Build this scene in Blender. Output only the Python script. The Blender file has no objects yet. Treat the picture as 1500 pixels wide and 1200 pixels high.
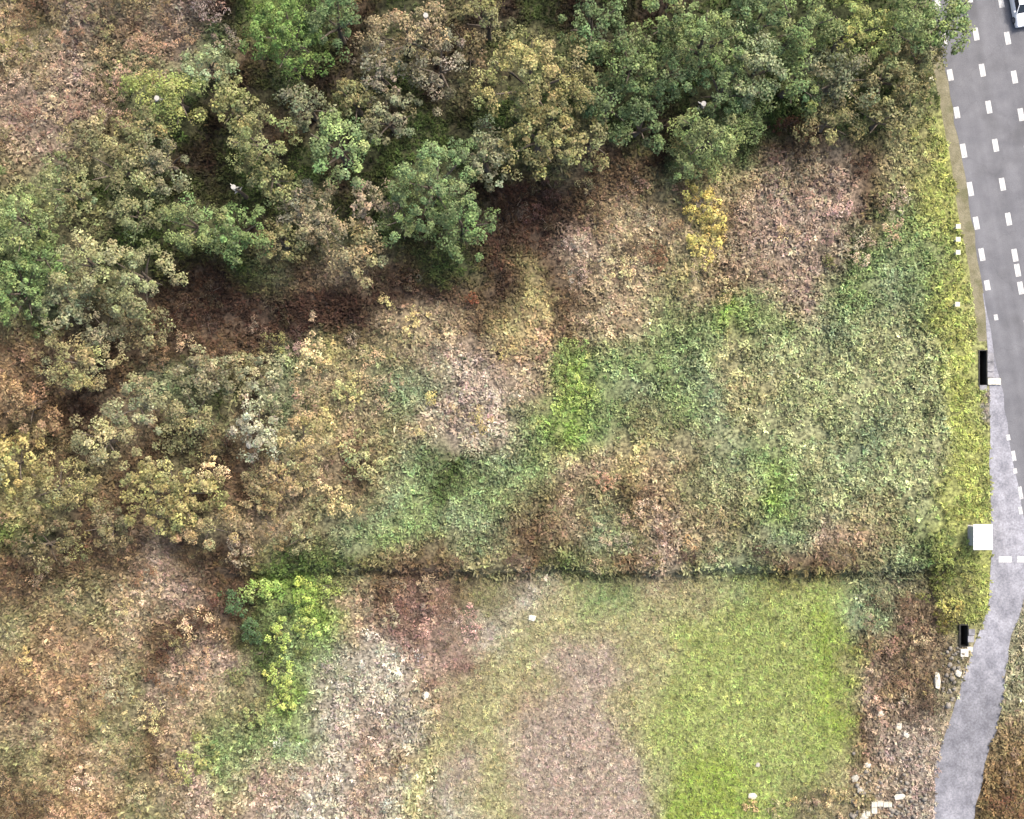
import bpy, bmesh, math, random
import numpy as np
from mathutils import Vector, Matrix

# ------------------------------------------------------------------ camera, sky, sun, exposure
scene = bpy.context.scene
COL = scene.collection
H = 110.0                 # height of the camera above the lower meadow
PPM = 15.0                # photograph pixels per metre at z = 0
cam_d = bpy.data.cameras.new('camera')
cam_d.sensor_width = 36.0
cam_d.lens = 36.0 * H / 100.0
cam_d.clip_start = 1.0
cam_d.clip_end = 6000.0
cam = bpy.data.objects.new('camera', cam_d)
cam.location = (0, 0, H)
COL.objects.link(cam)
scene.camera = cam

SUN_EL, SUN_AZ = math.radians(50), math.radians(38)     # azimuth measured clockwise from the top of the photograph
w = bpy.data.worlds.new('World')
scene.world = w
w.use_nodes = True
nt = w.node_tree
sky = nt.nodes.new('ShaderNodeTexSky')
sky.sky_type = 'NISHITA'
sky.sun_disc = False
sky.sun_elevation = SUN_EL
sky.sun_rotation = SUN_AZ
sky.air_density = 1.0
sky.dust_density = 6.0
sky.ozone_density = 0.6
nt.links.new(sky.outputs[0], nt.nodes['Background'].inputs[0])
nt.nodes['Background'].inputs[1].default_value = 0.12
sd = bpy.data.lights.new('sun', 'SUN')
sd.energy = 1.4
sd.angle = math.radians(10)
sd.color = (1.0, 0.94, 0.85)
so = bpy.data.objects.new('sun', sd)
dirv = Vector((math.sin(SUN_AZ) * math.cos(SUN_EL), math.cos(SUN_AZ) * math.cos(SUN_EL), math.sin(SUN_EL)))
so.rotation_euler = dirv.to_track_quat('Z', 'Y').to_euler()
so.location = (30, 40, 60)
COL.objects.link(so)
vs = scene.view_settings
vs.view_transform = 'Standard'
vs.look = 'None'
vs.gamma = 1.0
vs.use_curve_mapping = False
vs.exposure = 1.68
EXPO_K = 1.75             # how bright a fully lit albedo of 1 shows; only used to turn seen colours into albedos

rng = np.random.default_rng(11)
random.seed(11)

# ------------------------------------------------------------------ helpers
def lin(c):
    c = np.asarray(c, float) / 255.0
    return np.where(c <= 0.04045, c / 12.92, ((c + 0.055) / 1.055) ** 2.4)

def alb(c, f=1.0):
    return np.clip(lin(c) / EXPO_K * f, 0.004, 0.85)

def flat(c):              # the same for level paved surfaces, which shade themselves very little
    return tuple(np.clip(lin(c) / 3.3, 0.004, 0.85))

def hash2(ix, iy, s):
    n = (ix * 374761393 + iy * 668265263 + s * 1442695041) & 0xFFFFFFFF
    n = ((n ^ (n >> 13)) * 1274126177) & 0xFFFFFFFF
    return ((n ^ (n >> 16)) & 0xFFFF) / 65535.0

def vnoise(x, y, s=0):
    x = np.asarray(x, float); y = np.asarray(y, float)
    ix = np.floor(x).astype(np.int64); iy = np.floor(y).astype(np.int64)
    fx = x - ix; fy = y - iy
    fx = fx * fx * (3 - 2 * fx); fy = fy * fy * (3 - 2 * fy)
    a = hash2(ix, iy, s); b = hash2(ix + 1, iy, s); c = hash2(ix, iy + 1, s); d = hash2(ix + 1, iy + 1, s)
    return (a * (1 - fx) + b * fx) * (1 - fy) + (c * (1 - fx) + d * fx) * fy

def fbm(x, y, s=0, o=3):
    t = 0; a = 0.5; n = 0
    for i in range(o):
        t = t + a * vnoise(x, y, s + i * 17); n += a
        x = x * 2.03; y = y * 2.03; a *= 0.5
    return t / n

def sstep(a, b, x):
    t = np.clip((np.asarray(x, float) - a) / (b - a), 0, 1)
    return t * t * (3 - 2 * t)

def l1x(py):              # left dashed line of the main road, photograph pixels
    return 1392 + 0.176 * (py - 110)

# left border of everything paved (asphalt edge, junction, lane), photograph pixels
EDGE = np.array([(-900, 1206), (90, 1380), (300, 1417), (440, 1441), (480, 1445), (600, 1446), (760, 1450), (830, 1450), (885, 1447), (912, 1440),
                 (945, 1426), (990, 1411), (1040, 1396), (1085, 1381), (1120, 1371), (1200, 1368), (1500, 1362), (2600, 1350)], float)
EDGE_R = np.array([(862, 1506), (920, 1487), (970, 1475), (1020, 1468), (1070, 1460), (1100, 1448), (1140, 1440), (1170, 1433),
                   (1200, 1430), (1500, 1424), (2600, 1412)], float)

def edge_x(py):
    return np.interp(py, EDGE[:, 0], EDGE[:, 1])

ROAD_Z = 0.9

def height(x, y):
    x = np.asarray(x, float); y = np.asarray(y, float)
    bank = -15.75 + 0.2 * np.sin(x * 0.35) + 0.5 * (vnoise(x * 0.45, y * 0, 3) - 0.5)
    up = sstep(bank - 0.12 - 0.25 * vnoise(x * 0.3, y * 0, 8), bank + 0.4 + 0.3 * vnoise(x * 0.35, y * 0, 13), y)
    soft = sstep(-24, -12, y)
    k = sstep(-29, -26.5, x)
    z = 1.2 * (up * k + soft * (1 - k))
    # hillside rising towards the upper left
    s = (-0.55 * x + 0.83 * y)
    z = z + 4.2 * sstep(8, 62, s)
    # the shaded hollows
    for gx, gy, gr, gd in ((-26, 8.5, 6.5, 1.5), (2.2, 18.8, 5.0, 1.3), (-10, 12.8, 4.5, 0.9)):
        z = z - gd * np.exp(-((x - gx) ** 2 + (y - gy) ** 2) / (gr * gr))
    z = z + 0.35 * (fbm(x * 0.16, y * 0.16, 5) - 0.5) + 0.16 * (fbm(x * 0.9, y * 0.9, 9, 2) - 0.5)
    # level out beside the road and the lane
    py = 600 - y * PPM
    ed = (edge_x(py) - 750) / PPM
    b = sstep(ed - 5.5, ed - 0.6, x)
    z = z * (1 - b) + ROAD_Z * b
    # far away: gently rolling
    r = np.sqrt(x * x + y * y)
    far = sstep(90, 400, r)
    z = z + far * 10 * (fbm(x * 0.004, y * 0.004, 21) - 0.45) * (1 - 0.0 * b)
    return z

def P(px, py, dz=0.0):
    """ground point under a photograph pixel (dz: the thing is seen at this height above its ground)"""
    X = (px - 750) / PPM; Y = (600 - py) / PPM
    z = 0.5
    for _ in range(6):
        f = (H - z - dz) / H
        z = float(height(X * f, Y * f))
    f = (H - z - dz) / H
    return X * f, Y * f, z

def PR(px, py, z):
    f = (H - z) / H
    return ((px - 750) / PPM * f, (600 - py) / PPM * f, z)

def mesh_np(name, verts, faces, mat, parent=None, colors=None, smooth=False, loc=None):
    """verts (n,3); faces (m,k) with one k; colors per vertex (n,3)"""
    verts = np.asarray(verts, np.float32); faces = np.asarray(faces, np.int32)
    me = bpy.data.meshes.new(name)
    n = len(verts); m, k = faces.shape
    me.vertices.add(n); me.vertices.foreach_set('co', verts.ravel())
    me.loops.add(m * k); me.loops.foreach_set('vertex_index', faces.ravel())
    me.polygons.add(m)
    me.polygons.foreach_set('loop_start', np.arange(0, m * k, k, dtype=np.int32))
    me.polygons.foreach_set('loop_total', np.full(m, k, np.int32))
    if smooth:
        me.polygons.foreach_set('use_smooth', np.ones(m, bool))
    me.update(calc_edges=True)
    if colors is not None:
        ca = me.color_attributes.new('tint', 'FLOAT_COLOR', 'POINT')
        c4 = np.ones((n, 4), np.float32); c4[:, :3] = colors
        ca.data.foreach_set('color', c4.ravel())
    me.materials.append(mat)
    o = bpy.data.objects.new(name, me)
    COL.objects.link(o)
    if parent is not None: o.parent = parent
    if loc is not None: o.location = loc
    return o

def from_bm(name, bm, mat, parent=None, loc=None, smooth=False):
    bmesh.ops.recalc_face_normals(bm, faces=bm.faces)
    me = bpy.data.meshes.new(name)
    bm.to_mesh(me); bm.free()
    if smooth:
        for p in me.polygons: p.use_smooth = True
    me.materials.append(mat)
    o = bpy.data.objects.new(name, me)
    COL.objects.link(o)
    if parent is not None: o.parent = parent
    if loc is not None: o.location = loc
    return o

def add_box(bm, c, s, rz=0.0, bevel=0.0, taper=1.0):
    r = bmesh.ops.create_cube(bm, size=1.0)
    vs_ = r['verts']
    for v in vs_:
        t = taper if v.co.z > 0 else 1.0
        v.co = Vector((v.co.x * s[0] * t, v.co.y * s[1] * t, v.co.z * s[2]))
    if bevel > 0:
        es = list({e for v in vs_ for e in v.link_edges})
        rr = bmesh.ops.bevel(bm, geom=es, offset=bevel, segments=2, affect='EDGES', profile=0.5)
        vs_ = list({v for f in rr['faces'] for v in f.verts} | {v for v in vs_ if v.is_valid})
    M = Matrix.Translation(c) @ Matrix.Rotation(rz, 4, 'Z')
    bmesh.ops.transform(bm, matrix=M, verts=vs_)

def tube(pts, rad, n=6):
    """tapered tube through points -> verts, quads"""
    pts = [Vector(p) for p in pts]
    V = []; F = []
    for i, p in enumerate(pts):
        d = (pts[min(i + 1, len(pts) - 1)] - pts[max(i - 1, 0)]).normalized()
        a = d.orthogonal().normalized(); b = d.cross(a)
        for k in range(n):
            t = 2 * math.pi * k / n
            V.append(p + (a * math.cos(t) + b * math.sin(t)) * rad[i])
    for i in range(len(pts) - 1):
        for k in range(n):
            F.append((i * n + k, i * n + (k + 1) % n, (i + 1) * n + (k + 1) % n, (i + 1) * n + k))
    return np.array([tuple(v) for v in V]), np.array(F)

def empty(name, loc, label=None, cat=None, group=None, rz=0.0):
    o = bpy.data.objects.new(name, None)
    o.location = loc; o.rotation_euler = (0, 0, rz)
    COL.objects.link(o)
    tag(o, label, cat, group)
    return o

def tag(o, label=None, cat=None, group=None, kind=None):
    if label: o['label'] = label
    if cat: o['category'] = cat
    if group: o['group'] = group
    if kind: o['kind'] = kind
    return o

# ------------------------------------------------------------------ materials
def new_mat(name):
    m = bpy.data.materials.new(name); m.use_nodes = True
    return m, m.node_tree, m.node_tree.nodes['Principled BSDF']

def plant_mat(name, rough=0.75, trans=0.25, nscale=9.0):
    m, t, b = new_mat(name)
    at = t.nodes.new('ShaderNodeAttribute'); at.attribute_name = 'tint'
    tc = t.nodes.new('ShaderNodeTexCoord')
    nz = t.nodes.new('ShaderNodeTexNoise'); nz.inputs['Scale'].default_value = nscale; nz.inputs['Detail'].default_value = 3
    t.links.new(tc.outputs['Object'], nz.inputs['Vector'])
    mr = t.nodes.new('ShaderNodeMapRange')
    mr.inputs[1].default_value = 0.25; mr.inputs[2].default_value = 0.75; mr.inputs[3].default_value = 0.7; mr.inputs[4].default_value = 1.3
    t.links.new(nz.outputs['Fac'], mr.inputs[0])
    mx = t.nodes.new('ShaderNodeVectorMath'); mx.operation = 'SCALE'
    t.links.new(at.outputs['Color'], mx.inputs[0]); t.links.new(mr.outputs[0], mx.inputs['Scale'])
    t.links.new(mx.outputs[0], b.inputs['Base Color'])
    b.inputs['Roughness'].default_value = rough
    b.inputs['Specular IOR Level'].default_value = 0.25
    if trans > 0:
        tr = t.nodes.new('ShaderNodeBsdfTranslucent'); ms = t.nodes.new('ShaderNodeMixShader')
        ms.inputs[0].default_value = trans
        t.links.new(mx.outputs[0], tr.inputs['Color'])
        t.links.new(b.outputs[0], ms.inputs[1]); t.links.new(tr.outputs[0], ms.inputs[2])
        t.links.new(ms.outputs[0], t.nodes['Material Output'].inputs['Surface'])
    return m

def rough_mat(name, c1, c2, scale=3.0, rough=0.9, bump=0.3, spots=None, detail=6, use_tint=False, bscale=None, fine=0.18):
    """two-tone mottled surface with fine relief; c1, c2 are albedos"""
    m, t, b = new_mat(name)
    tc = t.nodes.new('ShaderNodeTexCoord')
    n1 = t.nodes.new('ShaderNodeTexNoise'); n1.inputs['Scale'].default_value = scale; n1.inputs['Detail'].default_value = detail
    n1.inputs['Roughness'].default_value = 0.65
    t.links.new(tc.outputs['Object'], n1.inputs['Vector'])
    rp = t.nodes.new('ShaderNodeValToRGB')
    rp.color_ramp.elements[0].position = 0.33; rp.color_ramp.elements[1].position = 0.67
    rp.color_ramp.elements[0].color = (*c1, 1); rp.color_ramp.elements[1].color = (*c2, 1)
    t.links.new(n1.outputs['Fac'], rp.inputs[0])
    out = rp.outputs[0]
    n2 = t.nodes.new('ShaderNodeTexNoise'); n2.inputs['Scale'].default_value = bscale or scale * 9; n2.inputs['Detail'].default_value = 5
    t.links.new(tc.outputs['Object'], n2.inputs['Vector'])
    mr = t.nodes.new('ShaderNodeMapRange'); mr.inputs[1].default_value = 0.3; mr.inputs[2].default_value = 0.7
    mr.inputs[3].default_value = 1 - fine; mr.inputs[4].default_value = 1 + fine
    t.links.new(n2.outputs['Fac'], mr.inputs[0])
    sc = t.nodes.new('ShaderNodeVectorMath'); sc.operation = 'SCALE'
    t.links.new(out, sc.inputs[0]); t.links.new(mr.outputs[0], sc.inputs['Scale'])
    out = sc.outputs[0]
    if use_tint:
        at = t.nodes.new('ShaderNodeAttribute'); at.attribute_name = 'tint'
        mu = t.nodes.new('ShaderNodeVectorMath'); mu.operation = 'MULTIPLY'
        t.links.new(out, mu.inputs[0]); t.links.new(at.outputs['Color'], mu.inputs[1]); out = mu.outputs[0]
    if spots:
        col, sz, amt = spots
        n3 = t.nodes.new('ShaderNodeTexNoise'); n3.inputs['Scale'].default_value = sz; n3.inputs['Detail'].default_value = 4
        mp = t.nodes.new('ShaderNodeMapping'); mp.inputs['Location'].default_value = (31, 7, 3)
        t.links.new(tc.outputs['Object'], mp.inputs['Vector']); t.links.new(mp.outputs[0], n3.inputs['Vector'])
        m3 = t.nodes.new('ShaderNodeMapRange'); m3.inputs[1].default_value = 0.55; m3.inputs[2].default_value = 0.68
        m3.inputs[3].default_value = 0; m3.inputs[4].default_value = amt
        t.links.new(n3.outputs['Fac'], m3.inputs[0])
        mi = t.nodes.new('ShaderNodeMix'); mi.data_type = 'RGBA'
        t.links.new(m3.outputs[0], mi.inputs['Factor']); t.links.new(out, mi.inputs['A']); mi.inputs['B'].default_value = (*col, 1)
        out = mi.outputs['Result']
    t.links.new(out, b.inputs['Base Color'])
    b.inputs['Roughness'].default_value = rough
    b.inputs['Specular IOR Level'].default_value = 0.3
    bp = t.nodes.new('ShaderNodeBump'); bp.inputs['Strength'].default_value = bump; bp.inputs['Distance'].default_value = 0.05
    t.links.new(n2.outputs['Fac'], bp.inputs['Height']); t.links.new(bp.outputs[0], b.inputs['Normal'])
    return m

M_LEAF = plant_mat('leaf', 0.6, 0.22, 1.6)
M_TWIG = plant_mat('twig', 0.9, 0.0, 2.2)
M_GRASS = plant_mat('grass_blade', 0.8, 0.25, 0.9)
M_BARK = rough_mat('bark', (0.07, 0.055, 0.04), (0.15, 0.125, 0.10), 4, 0.95, 0.6)
M_PALEBARK = rough_mat('bleached_bark', (0.22, 0.21, 0.19), (0.36, 0.35, 0.32), 4, 0.9, 0.4)
M_GROUND = rough_mat('soil_and_litter', (0.62, 0.62, 0.62), (1.25, 1.25, 1.25), 1.4, 0.95, 1.0, use_tint=True, bscale=3.2, fine=0.75)
M_ASPHALT = rough_mat('asphalt', flat((143, 144, 151)), flat((166, 167, 173)), 0.45, 0.85, 0.3, (flat((118, 118, 122)), 0.22, 0.5), bscale=14)
M_CONC = rough_mat('worn_concrete', flat((162, 162, 168)), flat((224, 223, 228)), 0.9, 0.85, 0.3, (flat((120, 120, 122)), 0.5, 0.6), bscale=9)
M_LANE = rough_mat('lane_concrete', flat((174, 175, 186)), flat((226, 227, 237)), 0.8, 0.85, 0.3, None, use_tint=True, bscale=6, fine=.25)
M_GRAVEL = rough_mat('gravel', flat((158, 152, 118)), flat((196, 188, 158)), 1.2, 0.95, 0.7, (flat((120, 125, 80)), 0.6, 0.6), bscale=9)
M_PAINT = rough_mat('road_paint', (0.29, 0.29, 0.29), (0.42, 0.42, 0.41), 3, 0.6, 0.1, (flat((168, 168, 170)), 5.0, 0.7))
M_STONE = rough_mat('pale_stone', (0.30, 0.28, 0.23), (0.52, 0.50, 0.42), 3, 0.9, 0.5)
M_BLOCK = rough_mat('pale_concrete', (0.2, 0.19, 0.16), (0.32, 0.31, 0.27), 2, 0.9, 0.4)
M_RUBBLE = rough_mat('broken_stone', (0.09, 0.08, 0.065), (0.22, 0.20, 0.17), .8, 0.95, 0.5)
M_DARK = rough_mat('dark_concrete', (0.015, 0.015, 0.012), (0.035, 0.033, 0.028), 2, 0.7, 0.4)  # near-black lining of the drain channels
M_WHITE = rough_mat('white_sheet', (0.70, 0.70, 0.68), (0.78, 0.78, 0.76), 1.5, 0.45, 0.05)
M_WHITE2 = rough_mat('white_wall', (0.30, 0.30, 0.29), (0.36, 0.36, 0.35), 1.5, 0.7, 0.1)

def wear(m):
    t = m.node_tree; b = t.nodes['Principled BSDF']
    src = b.inputs['Base Color'].links[0].from_socket
    tc = t.nodes.new('ShaderNodeTexCoord'); mp = t.nodes.new('ShaderNodeMapping'); mp.vector_type = 'TEXTURE'
    mp.inputs['Rotation'].default_value = (0, 0, math.atan2(0.176, 1)); mp.inputs['Scale'].default_value = (1.3, 40, 1)
    n = t.nodes.new('ShaderNodeTexNoise'); n.inputs['Scale'].default_value = 1.0; n.inputs['Detail'].default_value = 4
    t.links.new(tc.outputs['Object'], mp.inputs[0]); t.links.new(mp.outputs[0], n.inputs['Vector'])
    r = t.nodes.new('ShaderNodeMapRange'); r.inputs[1].default_value = .3; r.inputs[2].default_value = .7; r.inputs[3].default_value = .84; r.inputs[4].default_value = 1.14
    t.links.new(n.outputs['Fac'], r.inputs[0])
    # cracks sealed with bitumen
    v = t.nodes.new('ShaderNodeTexVoronoi'); v.feature = 'DISTANCE_TO_EDGE'; v.inputs['Scale'].default_value = 0.13
    d = t.nodes.new('ShaderNodeTexNoise'); d.inputs['Scale'].default_value = .6; d.inputs['Detail'].default_value = 3
    ad = t.nodes.new('ShaderNodeVectorMath'); ad.operation = 'MULTIPLY_ADD'; ad.inputs[1].default_value = (3, 3, 0)
    t.links.new(tc.outputs['Object'], d.inputs['Vector']); t.links.new(d.outputs['Color'], ad.inputs[0]); t.links.new(tc.outputs['Object'], ad.inputs[2])
    t.links.new(ad.outputs[0], v.inputs['Vector'])
    c = t.nodes.new('ShaderNodeMapRange'); c.inputs[1].default_value = 0; c.inputs[2].default_value = .012; c.inputs[3].default_value = .9; c.inputs[4].default_value = 1
    t.links.new(v.outputs['Distance'], c.inputs[0])
    mu = t.nodes.new('ShaderNodeMath'); mu.operation = 'MULTIPLY'
    t.links.new(r.outputs[0], mu.inputs[0]); t.links.new(c.outputs[0], mu.inputs[1])
    sc = t.nodes.new('ShaderNodeVectorMath'); sc.operation = 'SCALE'
    t.links.new(src, sc.inputs[0]); t.links.new(mu.outputs[0], sc.inputs['Scale']); t.links.new(sc.outputs[0], b.inputs['Base Color'])
wear(M_ASPHALT); wear(M_LANE)

def simple(name, c, rough=0.4, metal=0.0, coat=0.0):
    m, t, b = new_mat(name)
    n = t.nodes.new('ShaderNodeTexNoise'); n.inputs['Scale'].default_value = 12
    tc = t.nodes.new('ShaderNodeTexCoord'); t.links.new(tc.outputs['Object'], n.inputs['Vector'])
    r = t.nodes.new('ShaderNodeValToRGB')
    r.color_ramp.elements[0].color = (*[v * 0.93 for v in c], 1); r.color_ramp.elements[1].color = (*c, 1)
    t.links.new(n.outputs['Fac'], r.inputs[0]); t.links.new(r.outputs[0], b.inputs['Base Color'])
    b.inputs['Roughness'].default_value = rough; b.inputs['Metallic'].default_value = metal
    b.inputs['Coat Weight'].default_value = coat
    return m
M_CARPAINT = simple('white_car_paint', (0.8, 0.8, 0.8), 0.3, 0, 0.6)
M_GLASS = simple('dark_glass', (0.02, 0.025, 0.03), 0.08)
M_RUBBER = simple('rubber', (0.03, 0.03, 0.03), 0.85)
M_RIM = simple('alloy', (0.5, 0.5, 0.52), 0.35, 0.9)
M_LAMP = simple('lamp_glass', (0.7, 0.72, 0.75), 0.1)
M_RED = simple('tail_lamp', (0.35, 0.02, 0.02), 0.15)
M_POST = simple('post_paint', (0.42, 0.41, 0.31), 0.6)
M_GREYMETAL = simple('grey_metal', (0.3, 0.31, 0.32), 0.5, 0.6)

# ------------------------------------------------------------------ plant and ground colours, tree shade mixed into the dark ones (50-pixel cells of the photograph)
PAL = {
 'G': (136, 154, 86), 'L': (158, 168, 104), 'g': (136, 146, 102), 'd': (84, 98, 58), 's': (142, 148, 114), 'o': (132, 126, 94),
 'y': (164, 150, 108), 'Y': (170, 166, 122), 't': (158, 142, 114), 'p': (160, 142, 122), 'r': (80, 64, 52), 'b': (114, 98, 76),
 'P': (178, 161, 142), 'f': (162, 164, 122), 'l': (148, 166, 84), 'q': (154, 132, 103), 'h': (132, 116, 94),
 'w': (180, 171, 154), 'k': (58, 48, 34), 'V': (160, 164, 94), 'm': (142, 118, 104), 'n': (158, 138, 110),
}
ROWS = [  # wood rows mostly k and d: shade under the crowns painted in
 'tbpttprdGdbdokkdkdkkdddddddddd',
 'yyptnpgbddkokkdodkddddddddddoo',
 'btpoogkkdkkdkokddkdkddddddddoV',
 'pppbgdkdbkdkdkdddddkdddkddoVVw',
 'tpooddkdkdkdddddobbkgdbbtboVVw',
 'ogdddkkdddkddkorkbboytptpboVVw',
 'gooddddkkdddkdrkbpttybpppbgVVw',
 'dgoddkkdobtbddrrpttoytppdgggVw',
 'dsodkrrrrrbrpryybttotbtpggsgVw',
 'odkobrrrrttbpbynbttgGGgsssYVVw',
 'bokbokobsyoopPntGgggsYgssYtVVw',
 'bbkssddrstossPPtGgsssYYgYttVVw',
 'bbrtokostytotPwgGgoossYgggttVw',
 'ybosoorwotbosdsgttytossggsgtVw',
 'yoobkoobtoosgdgobobntosGgssgVw',
 'dkbbtyottosggssbtsoptosspnogVw',
 'bbbbpbtbdddbboobdobposbbbosdVw',
 'bootttmdGGtbmbowYggYYYYLLsbdVw',
 'oostbprdGtmmmmpYYgYpYYLLLsbbow',
 'yytbpptoGswwpmttPPtYYYLLLbbbtw',
 'yybopoooGwwwtpYtPPtLYYLLLpbbpw',
 'ttoobtggswpwYYYtPPYgYgLLLbbpsw',
 'ottobpgppwptYYYPPPYgGLLogtpPsw',
 'kntooptpwwwYswYPPPgLLsobttwsww',
]
assert all(len(r) == 30 for r in ROWS)
def put(r, c0, letters):
    ROWS[r] = ROWS[r][:c0] + letters + ROWS[r][c0 + len(letters):]
# lower meadow: one broad yellow-green sweep, greyer towards the left
put(17, 15, 'wYggYYLLLL'); put(18, 14, 'wYYYYYLLLLl'); put(19, 15, 'tPPYYLLLLl'); put(20, 15, 'tPPYLLLLLl')
put(21, 15, 'tPPYLLLLLl'); put(22, 15, 'PPPYLllLLL'); put(23, 15, 'PPPLlllLobt'); put(17, 25, 'shhh'); put(18, 25, 'shhh'); put(19, 25, 'hhhh'); put(20, 25, 'phhp'); put(21, 25, 'bPPs'); put(22, 25, 'tPPs'); put(23, 24, 'otPPs')
put(19, 15, 'YPPY'); put(21, 14, 'YPPP'); put(22, 13, 'PYPPPP'); put(23, 13, 'wYPPPP'); put(12, 14, 'P'); put(12, 7, 'os'); put(13, 7, 'st')
# upper field beside the road: pale grey green
put(9, 20, 'gGgfsfff'); put(10, 19, 'gsYffffff'); put(11, 19, 'gsYYfffff'); put(12, 19, 'gsffffsff'); put(13, 19, 'tosgffsfff'[:9]); put(14, 20, 'ofGgfffff'[:8])
# grey weeds fading up to the right
put(18, 11, 'mmpw'); put(19, 10, 'wwpmY'); put(20, 9, 'wwwtYY'); put(22, 8, 'pwptY'); put(23, 8, 'wwpwY')
# orange brown lower left
put(18, 0, 'oqqtbp'); put(19, 0, 'qqtbpp'); put(20, 0, 'bqqopt'); put(21, 0, 'tqoobt'); put(22, 0, 'oqtobp'); put(23, 0, 'bqqoop'); put(10, 0, 'bq'); put(11, 0, 'qb')
put(17, 6, 'ddGG'); put(18, 6, 'odgGt'); put(19, 7, 'dgs'); put(20, 7, 'oG')
put(5, 14, 'krkb'); put(6, 13, 'dkrrb'); put(7, 13, 'drrrp'); put(8, 4, 'kkrrrrrrrbr'); put(9, 4, 'brrrrrrtt')  # hollows deepened, tree shade put into the ground letters
put(16, 6, 'kbd'); put(17, 5, 'pbr'); put(18, 4, 'bbbd'); put(19, 3, 'obpp')
for r in range(10, 16):
    for c in range(1, 8):
        if ROWS[r][c] in 'oys' and (r + c) % 3: put(r, c, 'b')
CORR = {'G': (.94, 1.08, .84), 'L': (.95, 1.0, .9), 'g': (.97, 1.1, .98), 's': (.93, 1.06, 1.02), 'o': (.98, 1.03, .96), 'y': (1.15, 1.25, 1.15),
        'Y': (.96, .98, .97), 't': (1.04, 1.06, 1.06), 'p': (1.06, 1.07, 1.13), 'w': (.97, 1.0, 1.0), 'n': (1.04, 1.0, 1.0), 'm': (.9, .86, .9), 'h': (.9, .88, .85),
        'P': (.93, .96, 1.0), 'f': (.97, 1.03, 1.0), 'q': (1.02, 1.0, .98), 'l': (.96, 1.0, .85), 'b': (.82, .76, .7), 'r': (.58, .47, .43), 'k': (.72, .62, .55), 'd': (.8, .88, .68)}  # r, k and d pulled darker for shade in hollows and under crowns
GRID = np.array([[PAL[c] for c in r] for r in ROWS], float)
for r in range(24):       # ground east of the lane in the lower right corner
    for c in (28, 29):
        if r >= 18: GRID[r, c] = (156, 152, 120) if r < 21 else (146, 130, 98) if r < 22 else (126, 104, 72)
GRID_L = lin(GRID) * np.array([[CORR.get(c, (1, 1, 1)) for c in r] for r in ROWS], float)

def letter_at(px, py):
    c = int(min(29, max(0, px // 50))); r = int(min(23, max(0, py // 50)))
    return ROWS[r][c]

def land_color(x, y, warp=True):
    """linear colour of plants and ground at x, y, painted tree shade included"""
    x = np.asarray(x, float); y = np.asarray(y, float)
    px = 750 + x * PPM * 1.012; py = 600 - y * PPM * 1.012
    if warp:
        px = px + 70 * (fbm(x * 0.13, y * 0.13, 35) - 0.5) + 46 * (fbm(x * 0.22, y * 0.22, 31) - 0.5) + 26 * (fbm(x * 0.9, y * 0.9, 33, 2) - 0.5)
        py = py + 70 * (fbm(x * 0.13, y * 0.13, 45) - 0.5) * sstep(8, 50, np.abs(py - 838)) + 46 * (fbm(x * 0.22, y * 0.22, 41) - 0.5) * sstep(0, 40, np.abs(py - 838)) + 26 * (fbm(x * 0.9, y * 0.9, 43, 2) - 0.5)
    u = np.clip(px / 50 - 0.5, 0, 28.999); v = np.clip(py / 50 - 0.5, 0, 22.999)
    iu = u.astype(int); iv = v.astype(int)
    fu = (u - iu)[..., None]; fv = (v - iv)[..., None]
    c = (GRID_L[iv, iu] * (1 - fu) + GRID_L[iv, iu + 1] * fu) * (1 - fv) + (GRID_L[iv + 1, iu] * (1 - fu) + GRID_L[iv + 1, iu + 1] * fu) * fv
    # yellow-green strip of verge along the road
    d = edge_x(py) - px
    inv = (1 - sstep(30, 74, d)) * sstep(110, 170, py) * (1 - sstep(900, 940, py)) * (0.55 + 0.45 * sstep(420, 560, py)) * (d > -30)
    inv = np.clip(inv, 0, 1)[..., None]
    vc = lin((160, 170, 94))
    return c * (1 - 0.85 * inv) + vc * 0.85 * inv

# ------------------------------------------------------------------ ground (one sheet), with two drain openings left in it
def rect_world(x0, y0, x1, y1):
    a = PR(x0, y1, ROAD_Z); b = PR(x1, y0, ROAD_Z)
    return a[0], a[1], b[0], b[1]
PITS = [rect_world(1434.5, 514, 1445, 564), rect_world(1406.5, 916, 1417.5, 947)]
inx = np.arange(-66, 66.01, 0.5); iny = np.arange(-56, 56.01, 0.5)
outr = np.array([3, 8, 16, 30, 50, 90, 160, 280, 480, 800, 1300, 2000.0])
gx = np.concatenate([-66 - outr[::-1], inx, 66 + outr]); gy = np.concatenate([-56 - outr[::-1], iny, 56 + outr])
for x0, y0, x1, y1 in PITS:
    gx = gx[(np.abs(gx - x0) > 0.18) & (np.abs(gx - x1) > 0.18)]; gy = gy[(np.abs(gy - y0) > 0.18) & (np.abs(gy - y1) > 0.18)]
for x0, y0, x1, y1 in PITS:
    gx = np.concatenate([gx, [x0, x1]]); gy = np.concatenate([gy, [y0, y1]])
gx = np.sort(gx); gy = np.sort(gy)
XX, YY = np.meshgrid(gx, gy)
ZZ = height(XX, YY)
nx, ny = len(gx), len(gy)
idx = np.arange(nx * ny).reshape(ny, nx)
F = np.stack([idx[:-1, :-1], idx[:-1, 1:], idx[1:, 1:], idx[1:, :-1]], -1).reshape(-1, 4)
cx = ((gx[:-1] + gx[1:]) / 2)[None, :].repeat(ny - 1, 0).ravel(); cy = ((gy[:-1] + gy[1:]) / 2)[:, None].repeat(nx - 1, 1).ravel()
keep = np.ones(len(F), bool)
for x0, y0, x1, y1 in PITS:
    keep &= ~((cx > x0) & (cx < x1) & (cy > y0) & (cy < y1))
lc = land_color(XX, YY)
mott = 0.75 + 0.5 * fbm(XX * 0.8, YY * 0.8, 51, 3)
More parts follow.
